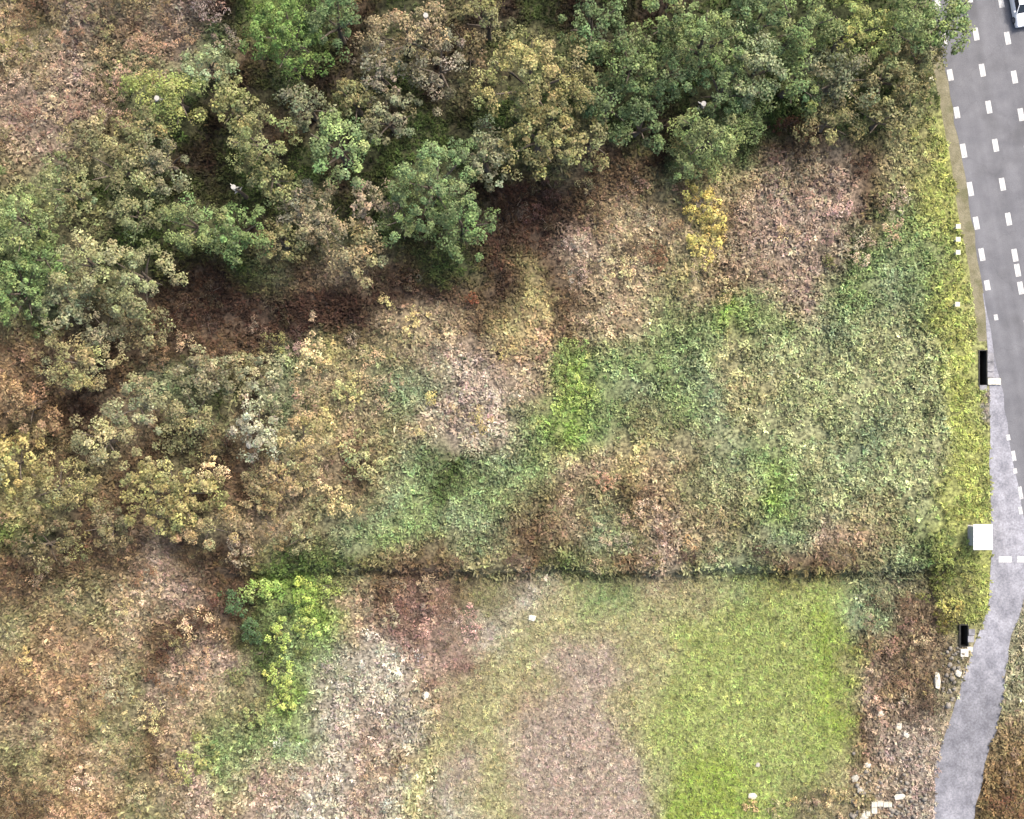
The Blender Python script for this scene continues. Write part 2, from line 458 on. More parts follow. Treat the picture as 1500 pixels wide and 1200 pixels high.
gc = lc / EXPO_K * 0.80 * mott[..., None]
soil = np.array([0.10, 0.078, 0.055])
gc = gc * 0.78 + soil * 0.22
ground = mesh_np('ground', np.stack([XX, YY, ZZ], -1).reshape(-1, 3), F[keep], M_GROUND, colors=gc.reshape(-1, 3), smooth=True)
tag(ground, 'rough terraced land with soil and dead leaves showing between the plants', kind='structure')

# ------------------------------------------------------------------ paved surfaces
def strip(name, left, right, z, mat, tone=None):
    """sheet between two lists of photograph points (at height z)"""
    V = []; F = []
    n = len(left)
    for i in range(n):
        a = PR(*left[i], z); b = PR(*right[i], z)
        V.append(a); V.append(b)
    for i in range(n - 1):
        F.append((2 * i, 2 * i + 1, 2 * i + 3, 2 * i + 2))
    cl = None
    if tone: cl = np.repeat(np.array([[tone(l[1])] * 3 for l in left]), 2, axis=0)
    return mesh_np(name, np.array(V), np.array(F), mat, colors=cl)

ys = list(np.concatenate([[-5000, -2500, -900], np.arange(-300, 1500, 20), [2200, 4000, 7000]]))
jit = lambda y, s: 5.0 * (float(vnoise(y / 23.0, 0, s)) - 0.5)
road = strip('main_road', [(l1x(y) - 6 + jit(y, 61), y) for y in ys], [(l1x(y) + 212, y) for y in ys], ROAD_Z + 0.030, M_ASPHALT)
tag(road, 'grey asphalt main road with dashed white lane lines along the right edge', kind='structure')
shoulder = strip('road_shoulder', [(l1x(y) - 38 + 2.2 * jit(y, 67), y) for y in ys if y <= 500], [(l1x(y) + 20, y) for y in ys if y <= 500], ROAD_Z + 0.022, M_GRAVEL)
tag(shoulder, 'narrow tan gravel shoulder along the left side of the main road', kind='structure')
yj = [430, 445, 460, 480, 510, 540, 570, 600, 640, 680, 720, 760, 800, 830, 860, 885, 905]
lane_tone = lambda y: float(np.interp(y, [960, 1035, 1120, 1180], [1.0, .68, .68, .9]))
def apron_r(y):
    if y < 830: return max(l1x(y) - 2, edge_x(y) + 5)
    if y < 905: return float(np.interp(y, [830, 862, 905], [1516, 1506, 1489]))
    return float(np.interp(y, EDGE_R[:, 0], EDGE_R[:, 1])) + jit(y, 79)
def apron_l(y):
    return edge_x(y) + 2 + jit(y, 71) + (0 if y < 925 else np.interp(y, [925, 965, 1004, 1018], [0, 16, 34, 46]) + 5 * jit(y * 3, 72))
apron = strip('junction_apron', [(apron_l(y), y) for y in yj], [(apron_r(y), y) for y in yj], ROAD_Z + 0.026, M_LANE, lane_tone)
tag(apron, 'pale worn concrete where the narrow lane joins the main road', kind='structure')
yl = [880, 905, 930, 950, 970, 990, 1010, 1030, 1050, 1070, 1085, 1100, 1120, 1140, 1160, 1180, 1200, 1300, 1500, 2000, 2600]
ex_r = lambda y: float(np.interp(y, EDGE_R[:, 0], EDGE_R[:, 1]))
lane = strip('lane', [(edge_x(y) + jit(y, 73), y) for y in yl], [(ex_r(y) + 1.4 * jit(y, 79), y) for y in yl], ROAD_Z + 0.018, M_LANE, lane_tone)
tag(lane, 'narrow grey lane with pale worn patches leaving the junction towards the bottom', kind='structure')
print('stage ground')

# painted marks: every dash is a piece of the road
def dash(px, py, wpx, lpx, name='lane_dash'):
    c = PR(px, py, ROAD_Z + 0.036)
    ang = math.atan2(0.176, 1.0)
    hw, hl = wpx / PPM / 2 * 0.92, lpx / PPM / 2 * 0.92
    bm = bmesh.new()
    pts = []
    for u, v in ((-hw, -hl), (hw, -hl), (hw * 0.97, hl), (-hw, hl)):
        ca, sa = math.cos(ang), math.sin(ang)
        pts.append(bm.verts.new((u * ca - v * sa * 1.0, u * sa + v * ca, 0)))
    bm.faces.new(pts)
    r = bmesh.ops.extrude_face_region(bm, geom=bm.faces[:])
    for g in r['geom']:
        if isinstance(g, bmesh.types.BMVert): g.co.z += 0.004
    return from_bm(name, bm, M_PAINT, road, c)

for py, l in ((-48, 18), (5, 18), (58, 18), (110, 18), (165, 18), (221, 22), (277, 22), (327, 20), (373, 20), (418, 16)):
    dash(l1x(py), py, 8.5, l)
for py in (-112, -58, -5, 50, 103, 157, 213, 270, 321, 374, 396, 422, 478, 531, 585, 640, 692):
    dash(1439 + 0.176 * (py - 103), py, 8.5, 20)
for k, py in enumerate((-110, -54, 2, 56, 113, 168, 222, 276, 330, 384, 438)):
    dash(1486 + 0.176 * (py - 113), py, 8.5, 20)
for py in range(-120, 900, 54):
    dash(1533 + 0.176 * (py - 113), py, 8.5, 20)
for (px, py, l) in ((1459, 465, 9), (1485, 668, 16), (1487, 690, 8), (1495, 722, 20), (1495, 748, 12), (1477, 641, 9)):
    dash(px, py, 6.0, l, 'edge_line')
# stop line across the mouth of the lane, worn into two pieces
for x0, x1 in ((1463, 1482), (1490, 1512)):
    a = PR(x0, 815, ROAD_Z + 0.03); b = PR(x1, 824, ROAD_Z + 0.03)
    bm = bmesh.new()
    add_box(bm, (0, 0, 0.003), (b[0] - a[0], a[1] - b[1], 0.006))
    from_bm('stop_line', bm, M_PAINT, apron, ((a[0] + b[0]) / 2, (a[1] + b[1]) / 2, ROAD_Z + 0.028))

# ------------------------------------------------------------------ leaves and crowns
def diamonds(pos, nrm, size, aspect, r):
    """one diamond-shaped leaf per position -> verts (4n,3), quads"""
    n = len(pos)
    nrm = nrm / (np.linalg.norm(nrm, axis=1, keepdims=True) + 1e-9)
    t = r.normal(size=(n, 3)); t -= nrm * (t * nrm).sum(1, keepdims=True)
    t /= np.linalg.norm(t, axis=1, keepdims=True) + 1e-9
    b = np.cross(nrm, t)
    a = (size * 0.5)[:, None]; c = a * aspect
    fold = nrm * (size * 0.12)[:, None]
    V = np.stack([pos - t * a, pos - b * c + fold, pos + t * a, pos + b * c + fold], 1).reshape(-1, 3)
    F = np.arange(4 * n).reshape(n, 4)
    return V, F

def crown_geo(rx, ry, zlo, zhi, n, col, seed, leaf=0.3, aspect=0.62, jit=0.22, clump=0.8, hue=0.06, gaps=0.25):
    r = np.random.default_rng(seed)
    nc = max(5, int(rx * ry * 2.6 / (clump * clump) * (1 - gaps)))
    a = r.uniform(0, 2 * np.pi, nc); q = np.sqrt(r.uniform(0.0, 1, nc))
    ph = r.uniform(0, 6.28, 4)
    edge = 1 + 0.17 * np.sin(2 * a + ph[0]) + 0.13 * np.sin(3 * a + ph[1]) + 0.12 * np.sin(5 * a + ph[2]) + 0.08 * np.sin(8 * a + ph[3])
    cxp = np.cos(a) * q * edge * rx; cyp = np.sin(a) * q * edge * ry
    dome = np.sqrt(np.clip(1 - q * q, 0, 1)) ** 0.8
    lift = r.uniform(0.25, 1.0, nc) ** 0.6
    cz = zlo + (zhi - zlo) * dome * lift
    cr = clump * r.uniform(0.55, 1.25, nc)
    cc = np.clip(r.normal(1.0, jit, nc), 0.5, 1.7)
    which = r.integers(0, nc, n)
    d = r.normal(size=(n, 3)); d[:, 2] = np.abs(d[:, 2]) * 0.9 - 0.25
    d /= np.linalg.norm(d, axis=1, keepdims=True)
    rad = cr[which] * r.uniform(0.45, 1.05, n)
    pos = np.stack([cxp, cyp, cz], 1)[which] + d * rad[:, None] * np.array([1, 1, 0.7])
    nr = d * 0.7 + np.array([0, 0, 0.75]) + r.normal(size=(n, 3)) * 0.45
    size = leaf * r.uniform(0.6, 1.4, n)
    V, F = diamonds(pos, nr, size, aspect, r)
    hv = r.normal(0, hue, (nc, 3))[which] * np.array([1.0, 0.35, 0.8]) + r.normal(0, hue * 0.6, (n, 3))
    C = np.asarray(col)[None, :] * (cc[which] * np.clip(r.normal(1, 0.2, n), 0.5, 1.7))[:, None] * (1 + hv)
    C = np.repeat(np.clip(C, 0.004, 0.8), 4, axis=0)
    return V, F, C

def leaf_tone(col, f):
    c = np.asarray(col, float)
    c = c * .84 + c.mean() * .16
    return alb(c, f) * (np.array([1.02, .98, .88]) if col[1] > col[0] else np.array([.98, 1.0, .94]))

def make_tree(px, py, rxp, ryp, h, col, label, cat='tree', name='tree', group=None, seed=0, dens=1.0, leaf=0.26, bare=False, f=1.0, gaps=0.25):
    r = np.random.default_rng(seed + 1000)
    x, y, z = P(px, py, h * 0.8)
    sc = (H - z - h * 0.8) / H
    rx, ry = rxp / PPM * sc, ryp / PPM * sc
    root = empty(name, (x, y, z - 0.05), label, cat, group)
    # trunk and limbs
    lean = r.normal(0, 0.05, 2) * h
    tr = max(0.10, 0.022 * h + 0.03 * min(rx, ry))
    top = (lean[0], lean[1], h * 0.72)
    V, F = tube([(0, 0, -0.2), (lean[0] * .15, lean[1] * .15, h * .12), (lean[0] * .5, lean[1] * .5, h * .4), top], [tr * 1.5, tr, tr * .75, tr * .3], 7)
    trunk = mesh_np('trunk', V, F, M_BARK, root, smooth=True)
    nl = 5 if min(rx, ry) > 2.2 else 3
    a0 = r.uniform(0, 6.28)
    for k in range(nl):
        a = a0 + 2 * math.pi * k / nl + r.normal(0, 0.25)
        s = h * r.uniform(0.28, 0.5)
        b = (lean[0] * s / h, lean[1] * s / h, s)
        e = (math.cos(a) * rx * 0.75 + b[0], math.sin(a) * ry * 0.75 + b[1], h * r.uniform(0.62, 0.85))
        mid = ((b[0] + e[0]) * .5, (b[1] + e[1]) * .5, b[2] * 0.4 + e[2] * 0.6)
        V, F = tube([b, mid, e], [tr * .55, tr * .35, tr * .12], 5)
        mesh_np('limb', V, F, M_BARK, root, smooth=True)
    leaf = leaf * r.uniform(.72, 1.0)
    n = int(rx * ry * 190 * dens * (0.3 / leaf) ** 1.6)
    n = min(n, 10000)
    V, F, C = crown_geo(rx * 0.93, ry * 0.93, h * 0.42, h * 0.98, n, leaf_tone(col, f), seed, leaf, 0.62 if not bare else 0.22, 0.26, (0.45 + 0.05 * min(rx, ry)) * r.uniform(.75, 1.35), 0.07, gaps)
    mesh_np('crown', V, F, M_TWIG if bare else M_LEAF, root, colors=C)
    return root

TREE_F = 1.72
DG = (84, 106, 66); MG = (102, 122, 72); LG = (124, 140, 86); BG = (94, 124, 60); YO = (138, 132, 82); GG = (112, 116, 88)
OL = (116, 112, 72); TN = (136, 120, 90); SG = (118, 132, 96); YG = (130, 142, 78); RB = (98, 72, 52); GB = (122, 116, 96)
TREES = [
 # px, py, rx, ry, height, colour, label, density, gaps
 (418, 42, 50, 66, 8, BG, 'vivid green tree at the top edge, beside the tan thicket', 1, .2),
 (484, 22, 42, 46, 9, DG, 'dark green tree at the top edge between vivid green tree and tan tree', 1, .25),
 (592, 44, 62, 46, 8, TN, 'sparse tan tree at the top edge with thin autumn leaves', .8, .35),
 (556, 98, 40, 40, 7, GB, 'thin greyish brown tree just below the sparse tan tree', .7, .4),
 (642, 96, 42, 50, 7, GB, 'grey brown half bare tree left of the tall yellow olive tree', .7, .4),
 (715, 25, 40, 38, 7, OL, 'small olive tree at the top edge above the tall yellow olive tree', .8, .35),
 (780, 112, 72, 66, 11, YO, 'tall broad yellow olive tree standing out in the middle of the wood', 1.2, .15),
 (790, 196, 56, 56, 9, YO, 'yellow olive tree directly below the tallest yellow olive crown', 1.1, .2),
 (838, 92, 34, 40, 9, OL, 'dull olive tree touching the right side of tall yellow olive crown', 1, .2),
 (872, 34, 42, 50, 9, DG, 'dark green tree at the top edge right of the yellow olive trees', 1, .25),
 (925, 78, 46, 46, 9, MG, 'mid green tree with a dark hollow on its right side, near the top', 1, .2),
 (896, 146, 46, 44, 8, DG, 'dark green tree between yellow olive tree and the dark wood gap', 1, .25),
 (868, 200, 44, 36, 7, OL, 'low olive green tree above the brown slope, middle of wood edge', 1, .25),
 (985, 20, 40, 38, 9, MG, 'round mid green tree at the top edge right of a dark gap', 1, .2),
 (1040, 58, 56, 52, 10, MG, 'broad mid green tree in the right half of the wood', 1.1, .18),
 (985, 100, 40, 38, 8, DG, 'dark green tree on the left of the broad mid green tree', 1, .25),
 (1110, 22, 48, 40, 9, DG, 'dark green tree on the top edge above the broad right hand wood', 1, .22),
 (1178, 34, 50, 50, 10, MG, 'big mid green tree at the top edge two crowns left of the roadside', 1, .2),
 (1110, 96, 50, 50, 9, SG, 'sage green tree between two mid green crowns in the right wood', 1, .2),
 (1062, 128, 42, 40, 8, DG, 'shaded dark green tree right of the small bleached dead tree', 1, .25),
 (1168, 112, 40, 46, 8, MG, 'mid green tree above the dark rusty bush at the wood edge', 1, .2),
 (1256, 34, 52, 52, 9, YG, 'light yellow green tree at the top edge near the road', 1, .2),
 (1236, 106, 52, 50, 8, GG, 'grey green tree below the light yellow green tree near road', 1, .22),
 (1330, 30, 56, 52, 9, MG, 'large green tree at the top edge closest but one to the road', 1, .18),
 (1398, 22, 38, 46, 8, MG, 'green tree at the top edge overhanging the main road', 1, .2),
 (1304, 104, 50, 46, 7, OL, 'olive green tree left of the roadside verge below large green tree', 1, .25),
 (1356, 82, 34, 34, 6, OL, 'small olive tree hanging over the gravel shoulder of the road', .9, .3),
 (1296, 172, 44, 34, 5, OL, 'low olive tree at the lower end of the roadside wood', .9, .3),
 (1222, 172, 44, 34, 6, OL, 'low olive brown tree right of the dark rusty bush', .9, .3),
 (1040, 196, 54, 44, 7, LG, 'lone light green tree at the lower edge of the right wood', 1.1, .18),
 (1012, 232, 36, 28, 4, LG, 'small light green tree hugging the lone light green tree from below', 1, .25),
 (938, 176, 40, 36, 7, DG, 'dark green tree above the dark gap in middle of wood edge', 1, .25),
 (640, 262, 62, 62, 10, (106, 128, 82), 'bright fresh green tree at the lower middle edge of wood', 1.2, .15),
 (678, 324, 46, 46, 8, (98, 122, 74), 'green tree below and right of the bright fresh green tree', 1.1, .2),
 (596, 316, 34, 40, 7, MG, 'smaller green tree on the lower left of bright fresh green tree', 1, .2),
 (712, 226, 34, 44, 8, GG, 'grey green tree between bright fresh green and yellow olive trees', 1, .25),
 (570, 170, 44, 36, 7, GG, 'dull grey green tree under the half bare trees, upper middle', .8, .35),
 (492, 214, 50, 46, 9, (116, 140, 88), 'light green round tree left of the dark gap in upper wood', 1.1, .18),
 (446, 150, 42, 34, 7, GG, 'grey green tree with pale twigs above the light green round tree', .8, .32),
 (516, 142, 30, 34, 7, OL, 'narrow olive tree up right of the light green round tree', .9, .3),
 (376, 200, 44, 42, 8, (128, 134, 86), 'pale olive green tree right of the dark gap, left part of wood', 1, .2),
 (398, 262, 34, 32, 6, (118, 124, 80), 'small pale olive tree below another pale olive green tree', 1, .25),
 (280, 326, 48, 40, 7, (112, 130, 80), 'fresh green tree under the dark gap in the left part of wood', 1.1, .18),
 (344, 338, 44, 40, 7, (98, 124, 72), 'deep green tree right next to the fresh green tree on the left', 1.1, .18),
 (256, 142, 60, 46, 5, YG, 'broad yellow green tree bordering the tan thicket, upper left', 1, .2),
 (300, 96, 36, 34, 5, SG, 'small sage green tree on top of the broad yellow green tree', 1, .25),
 (170, 244, 52, 44, 6, (120, 122, 84), 'muted olive green tree left of the centre gap, upper left', 1, .22),
 (236, 232, 40, 40, 6, GG, 'grey green tree between the muted olive tree and the dark gap', 1, .25),
 (90, 276, 52, 44, 6, (116, 122, 82), 'muted green tree second from the left edge of the wood', 1, .22),
 (196, 312, 44, 38, 6, (106, 114, 76), 'dull green tree above the pale olive crown near left edge', 1, .25),
 (24, 328, 46, 56, 7, (118, 134, 82), 'vivid light green tree at the left edge of the photograph', 1.1, .18),
 (22, 424, 46, 52, 6, (106, 130, 78), 'lower of the two vivid green trees at the left edge', 1.1, .2),
 (118, 388, 52, 48, 8, (138, 136, 94), 'pale olive domed tree near the left edge', 1.1, .18),
 (196, 408, 48, 48, 8, (124, 130, 92), 'greyish olive tree right of the pale olive domed tree', 1.1, .2),
 (92, 446, 48, 34, 5, (122, 130, 98), 'low grey green tree below the pale olive domed tree', .9, .3),
 (470, 322, 46, 44, 6, (142, 130, 98), 'tan and pale twiggy tree beside the deep green tree', .8, .3),
 (520, 366, 46, 40, 5, (134, 122, 88), 'low tan tree left below the bright fresh green tree', .8, .32),
 (408, 352, 36, 40, 5, OL, 'olive tree between deep green tree and the tan twiggy tree', .9, .3),
 (110, 536, 48, 50, 6, (136, 128, 86), 'pale olive tree alone in the brown scrub near left edge', 1, .22),
 (196, 594, 44, 40, 5, (126, 124, 92), 'dull sage tree in the scrub right of the pale olive tree', .9, .28),
 (152, 648, 44, 36, 5, (142, 136, 96), 'pale straw olive tree above the yellow olive domed tree', .9, .25),
 (304, 548, 46, 40, 5, (122, 118, 88), 'greyish olive tree below the dark red brown hollow', .9, .28),
 (280, 606, 40, 36, 5, (118, 114, 78), 'olive tree below the greyish olive tree under the hollow', .9, .28),
 (240, 728, 62, 58, 6, (138, 130, 80), 'yellow olive domed tree in the left scrub', 1.1, .18),
 (78, 716, 50, 44, 5, (134, 126, 80), 'mustard olive tree near the left edge of scrub', 1, .22),
 (16, 680, 36, 46, 4, (158, 144, 86), 'straw yellow tree cut by the left edge of photograph', 1, .22),
 (372, 628, 36, 50, 5, (148, 146, 122), 'silvery pale tree beside the dark spot in left scrub', .7, .35),
 (384, 560, 36, 34, 4, (140, 140, 108), 'pale sage tree above the silvery pale tree', .8, .3),
 (212, 184, 40, 36, 5, OL, 'small olive tree under the broad yellow green tree, upper left', 1, .2),
 (336, 152, 38, 36, 6, (122, 126, 80), 'olive green tree on the right shoulder of the broad yellow green tree', 1, .2),
 (120, 204, 44, 34, 4, (126, 120, 84), 'low olive brown tree where the tan thicket meets the wood', .9, .25),
 (440, 298, 34, 32, 5, GB, 'small grey brown tree between pale olive and tan twiggy trees', .8, .3),
 (546, 292, 32, 32, 5, (146, 132, 108), 'small pale tan tree left of the bright fresh green tree', .8, .3),
 (58, 372, 38, 36, 6, (104, 130, 76), 'green tree between the vivid edge trees and the pale olive dome', 1, .2),
 (146, 482, 40, 32, 4, (124, 120, 90), 'small greyish tree under the grey green tree, left of the hollow', .9, .3),
 (214, 484, 32, 30, 4, (116, 108, 74), 'small brown olive tree at the left end of the red brown hollow', .9, .3),
 (36, 596, 42, 38, 4, (130, 106, 78), 'brown tree near the left edge in the middle of the height', .9, .3),
 (300, 776, 46, 34, 4, (146, 126, 88), 'tan tree below the yellow olive domed tree', .9, .3),
 (404, 704, 44, 40, 4, (140, 124, 86), 'tan olive tree right of the yellow olive domed tree', .9, .3),
 (444, 648, 40, 36, 4, (150, 134, 92), 'straw tan tree right of the silvery pale tree', .9, .3),
 (158, 772, 40, 32, 4, (106, 96, 68), 'dark brown olive tree below and left of the yellow olive domed tree', .9, .3),
 (690, 66, 30, 40, 6, (96, 84, 58), 'dim brown tree in the dark gap left of the tall yellow olive tree', .7, .35),
 (430, 96, 34, 30, 5, (84, 92, 56), 'dim dark tree below the vivid green tree at the top', .8, .3),
 (952, 130, 36, 34, 6, DG, 'dark green tree on the left rim of the dark gap, right wood', 1, .25),
 (1090, 168, 36, 30, 5, MG, 'mid green tree right of the lone light green tree', 1, .2),
 (1340, 132, 34, 30, 4, (124, 122, 74), 'small yellowish olive tree at the roadside end of the wood', .9, .3),
 (60, 800, 44, 36, 4, (104, 94, 64), 'dark olive brown tree low on the left edge', .8, .3),
]
for i, (px, py, rx, ry, h, col, lab, de, ga) in enumerate(TREES):
    nm = 'tree'
    make_tree(px, py, rx * 1.1, ry * 1.1, h, col, lab, 'tree', nm, 'trees of the wood and scrub' if i < 300 else None, seed=200 + i, dens=de, gaps=ga * .8, f=TREE_F)
# the wood goes on beyond the top and left edge of the photograph
k = 0
for (px, py) in ((60, -70), (160, -60), (260, -75), (360, -70), (470, -65), (560, -80), (660, -70), (760, -75), (860, -70), (950, -60), (1050, -75), (1150, -70), (1250, -72), (1340, -70), (-80, 120), (-75, 240), (-85, 350), (-78, 460), (-80, 580), (-70, 690)):
    make_tree(px + rng.uniform(-15, 15), py, 56, 52, 8, (MG, DG, OL, LG, GG)[k % 5], ('%s tree beyond the %s edge of the photograph, %s' % (('mid green', 'dark green', 'olive', 'light green', 'grey green')[k % 5], 'top' if py < 0 else 'left', ('first of its colour', 'second of its colour', 'third of its colour', 'last of its colour')[k // 5])), 'tree', 'tree', 'trees beyond the edge of the photograph', seed=900 + k, f=TREE_F, dens=0.8)
    k += 1
print('stage trees')

# bleached dead trees showing as white flecks
def dead_tree(px, py, h, label, seed):
    r = np.random.default_rng(seed)
    x, y, z = P(px, py, h)
    root = empty('dead_tree', (x, y, z), label, 'dead tree')
    V, F = tube([(0, 0, -0.1), (0.05, 0.02, h * .5), (0, 0, h)], [0.22, 0.16, 0.12], 8)
    n = len(V); F = [tuple(f) for f in F]
    mesh_np('trunk', V, np.array(F), M_BARK, root, smooth=True)
    bm = bmesh.new()
    bmesh.ops.create_cone(bm, cap_ends=True, segments=8, radius1=0.16, radius2=0.24, depth=0.5)
    from_bm('broken_top', bm, M_PALEBARK, root, (0, 0, h + 0.05))
    for k in range(5):
        a = r.uniform(0, 6.28); s = h * r.uniform(.6, .95); L = r.uniform(.3, .55)
        V, F = tube([(0, 0, s), (math.cos(a) * L * .5, math.sin(a) * L * .5, s + .3), (math.cos(a) * L, math.sin(a) * L, s + .45)], [0.11, 0.08, 0.03], 5)
        mesh_np('branch', V, F, M_PALEBARK, root, smooth=True)
dead_tree(1030, 153, 6.0, 'bleached dead tree at the dark gap of the right wood', 5)
dead_tree(343, 275, 5.0, 'bleached dead tree in the dark gap of the left wood', 6)
dead_tree(231, 145, 4.6, 'bleached dead tree poking through the yellow green crown, upper left', 7)
dead_tree(624, 24, 6.5, 'bleached dead tree among sparse tan crowns at the top edge', 8)

# ------------------------------------------------------------------ shrubs
def make_shrub(px, py, rp, h, col, label, group=None, seed=0, bare=False, leaf=0.2, dens=1.0, f=1.6, name='shrub', cat='shrub', gaps=.3):
    r = np.random.default_rng(seed + 5000)
    x, y, z = P(px, py, h * 0.6)
    rx = rp / PPM * r.uniform(.85, 1.15); ry = rp / PPM * r.uniform(.85, 1.15)
    root = empty(name, (x, y, z - 0.03), label, cat, group)
    V = []; F = []; o = 0
    for k in range(5):
        a = 6.28 * k / 5 + r.normal(0, .3)
        v, fq = tube([(0, 0, -.1), (math.cos(a) * rx * .3, math.sin(a) * ry * .3, h * .4), (math.cos(a) * rx * .75, math.sin(a) * ry * .75, h * .75)], [.045, .035, .012], 4)
        V.append(v); F.append(fq + o); o += len(v)
    mesh_np('stems', np.concatenate(V), np.concatenate(F), M_BARK, root)
    n = max(60, int(rx * ry * 190 * dens * (.2 / leaf) ** 1.3))
    V, F, C = crown_geo(rx * .9, ry * .9, h * .15, h, n, leaf_tone(col, f), seed, leaf, .22 if bare else .6, .24, .42, .07, gaps)
    mesh_np('foliage', V, F, M_TWIG if bare else M_LEAF, root, colors=C)
    return root

HUE = {}
sseed = [3000]
def jcol(c, r, s=0.09):
    v = np.clip(np.asarray(c, float) * r.normal(1, s) + r.normal(0, 4, 3), 20, 235)
    return v
def scatter(n, region, rmin, rmax, hmin, hmax, cols, label, group, bare=True, mind=22, leaf=0.24, name='shrub', dens=1.2, f=1.65, noun='bush'):
    """shrubs in an ellipse or box of the photograph: ('e',cx,cy,rx,ry) or ('b',x0,y0,x1,y1)"""
    r = np.random.default_rng(sseed[0])
    pts = []; tries = 0
    while len(pts) < n and tries < 4000:
        tries += 1
        if region[0] == 'e':
            a = r.uniform(0, 6.28); q = math.sqrt(r.uniform())
            p = (region[1] + math.cos(a) * q * region[3], region[2] + math.sin(a) * q * region[4])
        else:
            p = (r.uniform(region[1], region[3]), r.uniform(region[2], region[4]))
        if edge_x(p[1]) - 12 < p[0] < float(np.interp(p[1], EDGE_R[:, 0], EDGE_R[:, 1])) + 24: continue
        if all((p[0] - t[0]) ** 2 + (p[1] - t[1]) ** 2 > mind * mind for t in pts): pts.append(p)
    plan = []
    for p in pts:
        plan.append((p, r.uniform(rmin, rmax), r.uniform(hmin, hmax), cols[r.integers(0, len(cols))]))
    xs = sorted(q[0][0] for q in plan); ys_ = sorted(q[0][1] for q in plan); rs = sorted(q[1] for q in plan)
    def third(v, a, names):
        k_ = a.index(v) * 3 // len(a)
        return names[k_]
    buckets = {}
    for q in plan:
        pos = (third(q[0][1], ys_, ('top', 'middle', 'bottom')), third(q[0][0], xs, ('left', 'centre', 'right')))
        big = 'bigger' if q[1] >= rs[len(rs) // 2] else 'smaller'
        buckets.setdefault((big, HUE.get(q[3], 'brown'), pos), []).append(q)
    for (big, hue_, pos), qs in buckets.items():
        qs.sort(key=lambda q: q[0][0])
        for t, q in enumerate(qs):
            where = 'in the middle of' if pos == ('middle', 'centre') else 'at the %s %s of' % pos
            lab = '%s %s %s %s %s' % (big, hue_, noun, where, label)
            if len(qs) == 2: lab += (', left one', ', right one')[t]
            if len(qs) == 3: lab += (', left one', ', middle one', ', right one')[t]
            if len(qs) > 3: lab += (', leftmost', ', second', ', third', ', fourth', ', fifth', ', sixth')[min(t, 5)]
            sseed[0] += 1
            make_shrub(q[0][0], q[0][1], q[1], q[2], jcol(q[3], r), lab, group, sseed[0], bare, leaf, dens, f, name)
TAN = (160, 138, 106); PNK = (158, 136, 116); BRN = (116, 96, 70); ORG = (154, 128, 94); STRAW = (168, 150, 100); GRY = (164, 158, 144); MAUV = (138, 112, 98); OLV = (130, 122, 84); RED = (104, 82, 70); DKB = (84, 66, 48)
HUE.update({TAN: 'tan', PNK: 'pinkish tan', BRN: 'brown', ORG: 'orange tan', STRAW: 'straw yellow', GRY: 'pale grey', (140, 132, 92): 'olive', (146, 134, 100): 'tan olive', (132, 128, 94): 'sage', (128, 112, 82): 'brown', MAUV: 'mauve brown', OLV: 'olive', RED: 'red brown', DKB: 'dark brown', (172, 172, 156): 'greenish grey'})
scatter(24, ('b', -10, -10, 350, 120), 16, 30, 1.2, 2.4, [TAN, PNK, TAN, STRAW, ORG], 'the upper left thicket', 'tan bushes of the upper left thicket', mind=34)
scatter(10, ('b', -10, 110, 190, 215), 16, 28, 1.0, 2.0, [PNK, TAN, BRN, MAUV], 'the pinkish left edge strip', 'pinkish bushes below the upper left thicket', mind=34)
scatter(16, ('b', -10, 470, 420, 800), 16, 28, 1.0, 2.2, [OLV, BRN, BRN, TAN, OLV], 'the left edge scrub', 'brown bushes of the left scrub', mind=40)
scatter(28, ('b', -10, 820, 300, 1210), 16, 30, 0.8, 2.0, [TAN, ORG, BRN, OLV, PNK, STRAW], 'the lower left slope', 'bushes of the lower left slope', mind=34)
scatter(18, ('e', 390, 660, 170, 150), 24, 38, 2.0, 3.2, [(140, 132, 92), (146, 134, 100), (132, 128, 94), (140, 132, 92)], 'the scrub beside the slope', 'rounded bushes between left scrub and slope', bare=False, mind=62, leaf=.2, f=2.3)
scatter(18, ('e', 600, 530, 175, 115), 12, 22, 0.5, 1.0, [TAN, PNK, STRAW, TAN, OLV], 'the dry middle slope', 'low dry bushes of the middle slope', mind=30)
scatter(16, ('b', 840, 270, 1070, 430), 14, 24, 0.6, 1.3, [TAN, PNK, BRN, TAN], 'the strip around yellow bushes', 'brown bushes left of the yellow bush', mind=32)
scatter(16, ('b', 1080, 225, 1330, 400), 14, 24, 0.6, 1.4, [PNK, PNK, MAUV, TAN], 'the mauve roadside strip', 'mauve bushes right of the yellow bush', mind=32)
scatter(14, ('e', 935, 735, 135, 85), 12, 20, 0.4, 0.9, [TAN, ORG, BRN, PNK], 'the brown field patch', 'low brown bushes of the upper field', mind=28)
scatter(16, ('b', 1272, 880, 1368, 1070), 12, 20, 0.6, 1.3, [BRN, TAN, DKB, BRN], 'the bank beside the lane', 'brown bushes on the lane bank', mind=24)
scatter(12, ('e', 360, 470, 112, 52), 15, 24, 0.5, 1.2, [RED, RED, DKB, MAUV], 'the red brown hollow', 'red brown bushes of the left hollow', mind=30, f=0.9)  # low f: tree shade of the hollow put into the foliage colour
scatter(8, ('e', 785, 312, 50, 42), 13, 20, 0.5, 1.0, [RED, DKB, DKB], 'the dark central hollow', 'dark bushes of the middle hollow', mind=26, f=0.8)  # dark bushes deepen the hollow, its shade put into their colour
scatter(16, ('b', 560, 806, 1300, 832), 9, 15, 0.4, 0.9, [BRN, OLV, DKB, TAN], 'the long terrace edge', 'bushes along the terrace edge', mind=20)
scatter(12, ('e', 610, 905, 110, 55), 12, 20, 0.4, 0.8, [MAUV, RED, PNK, MAUV], 'the mauve lower patch', 'mauve bushes below the terrace', mind=28)
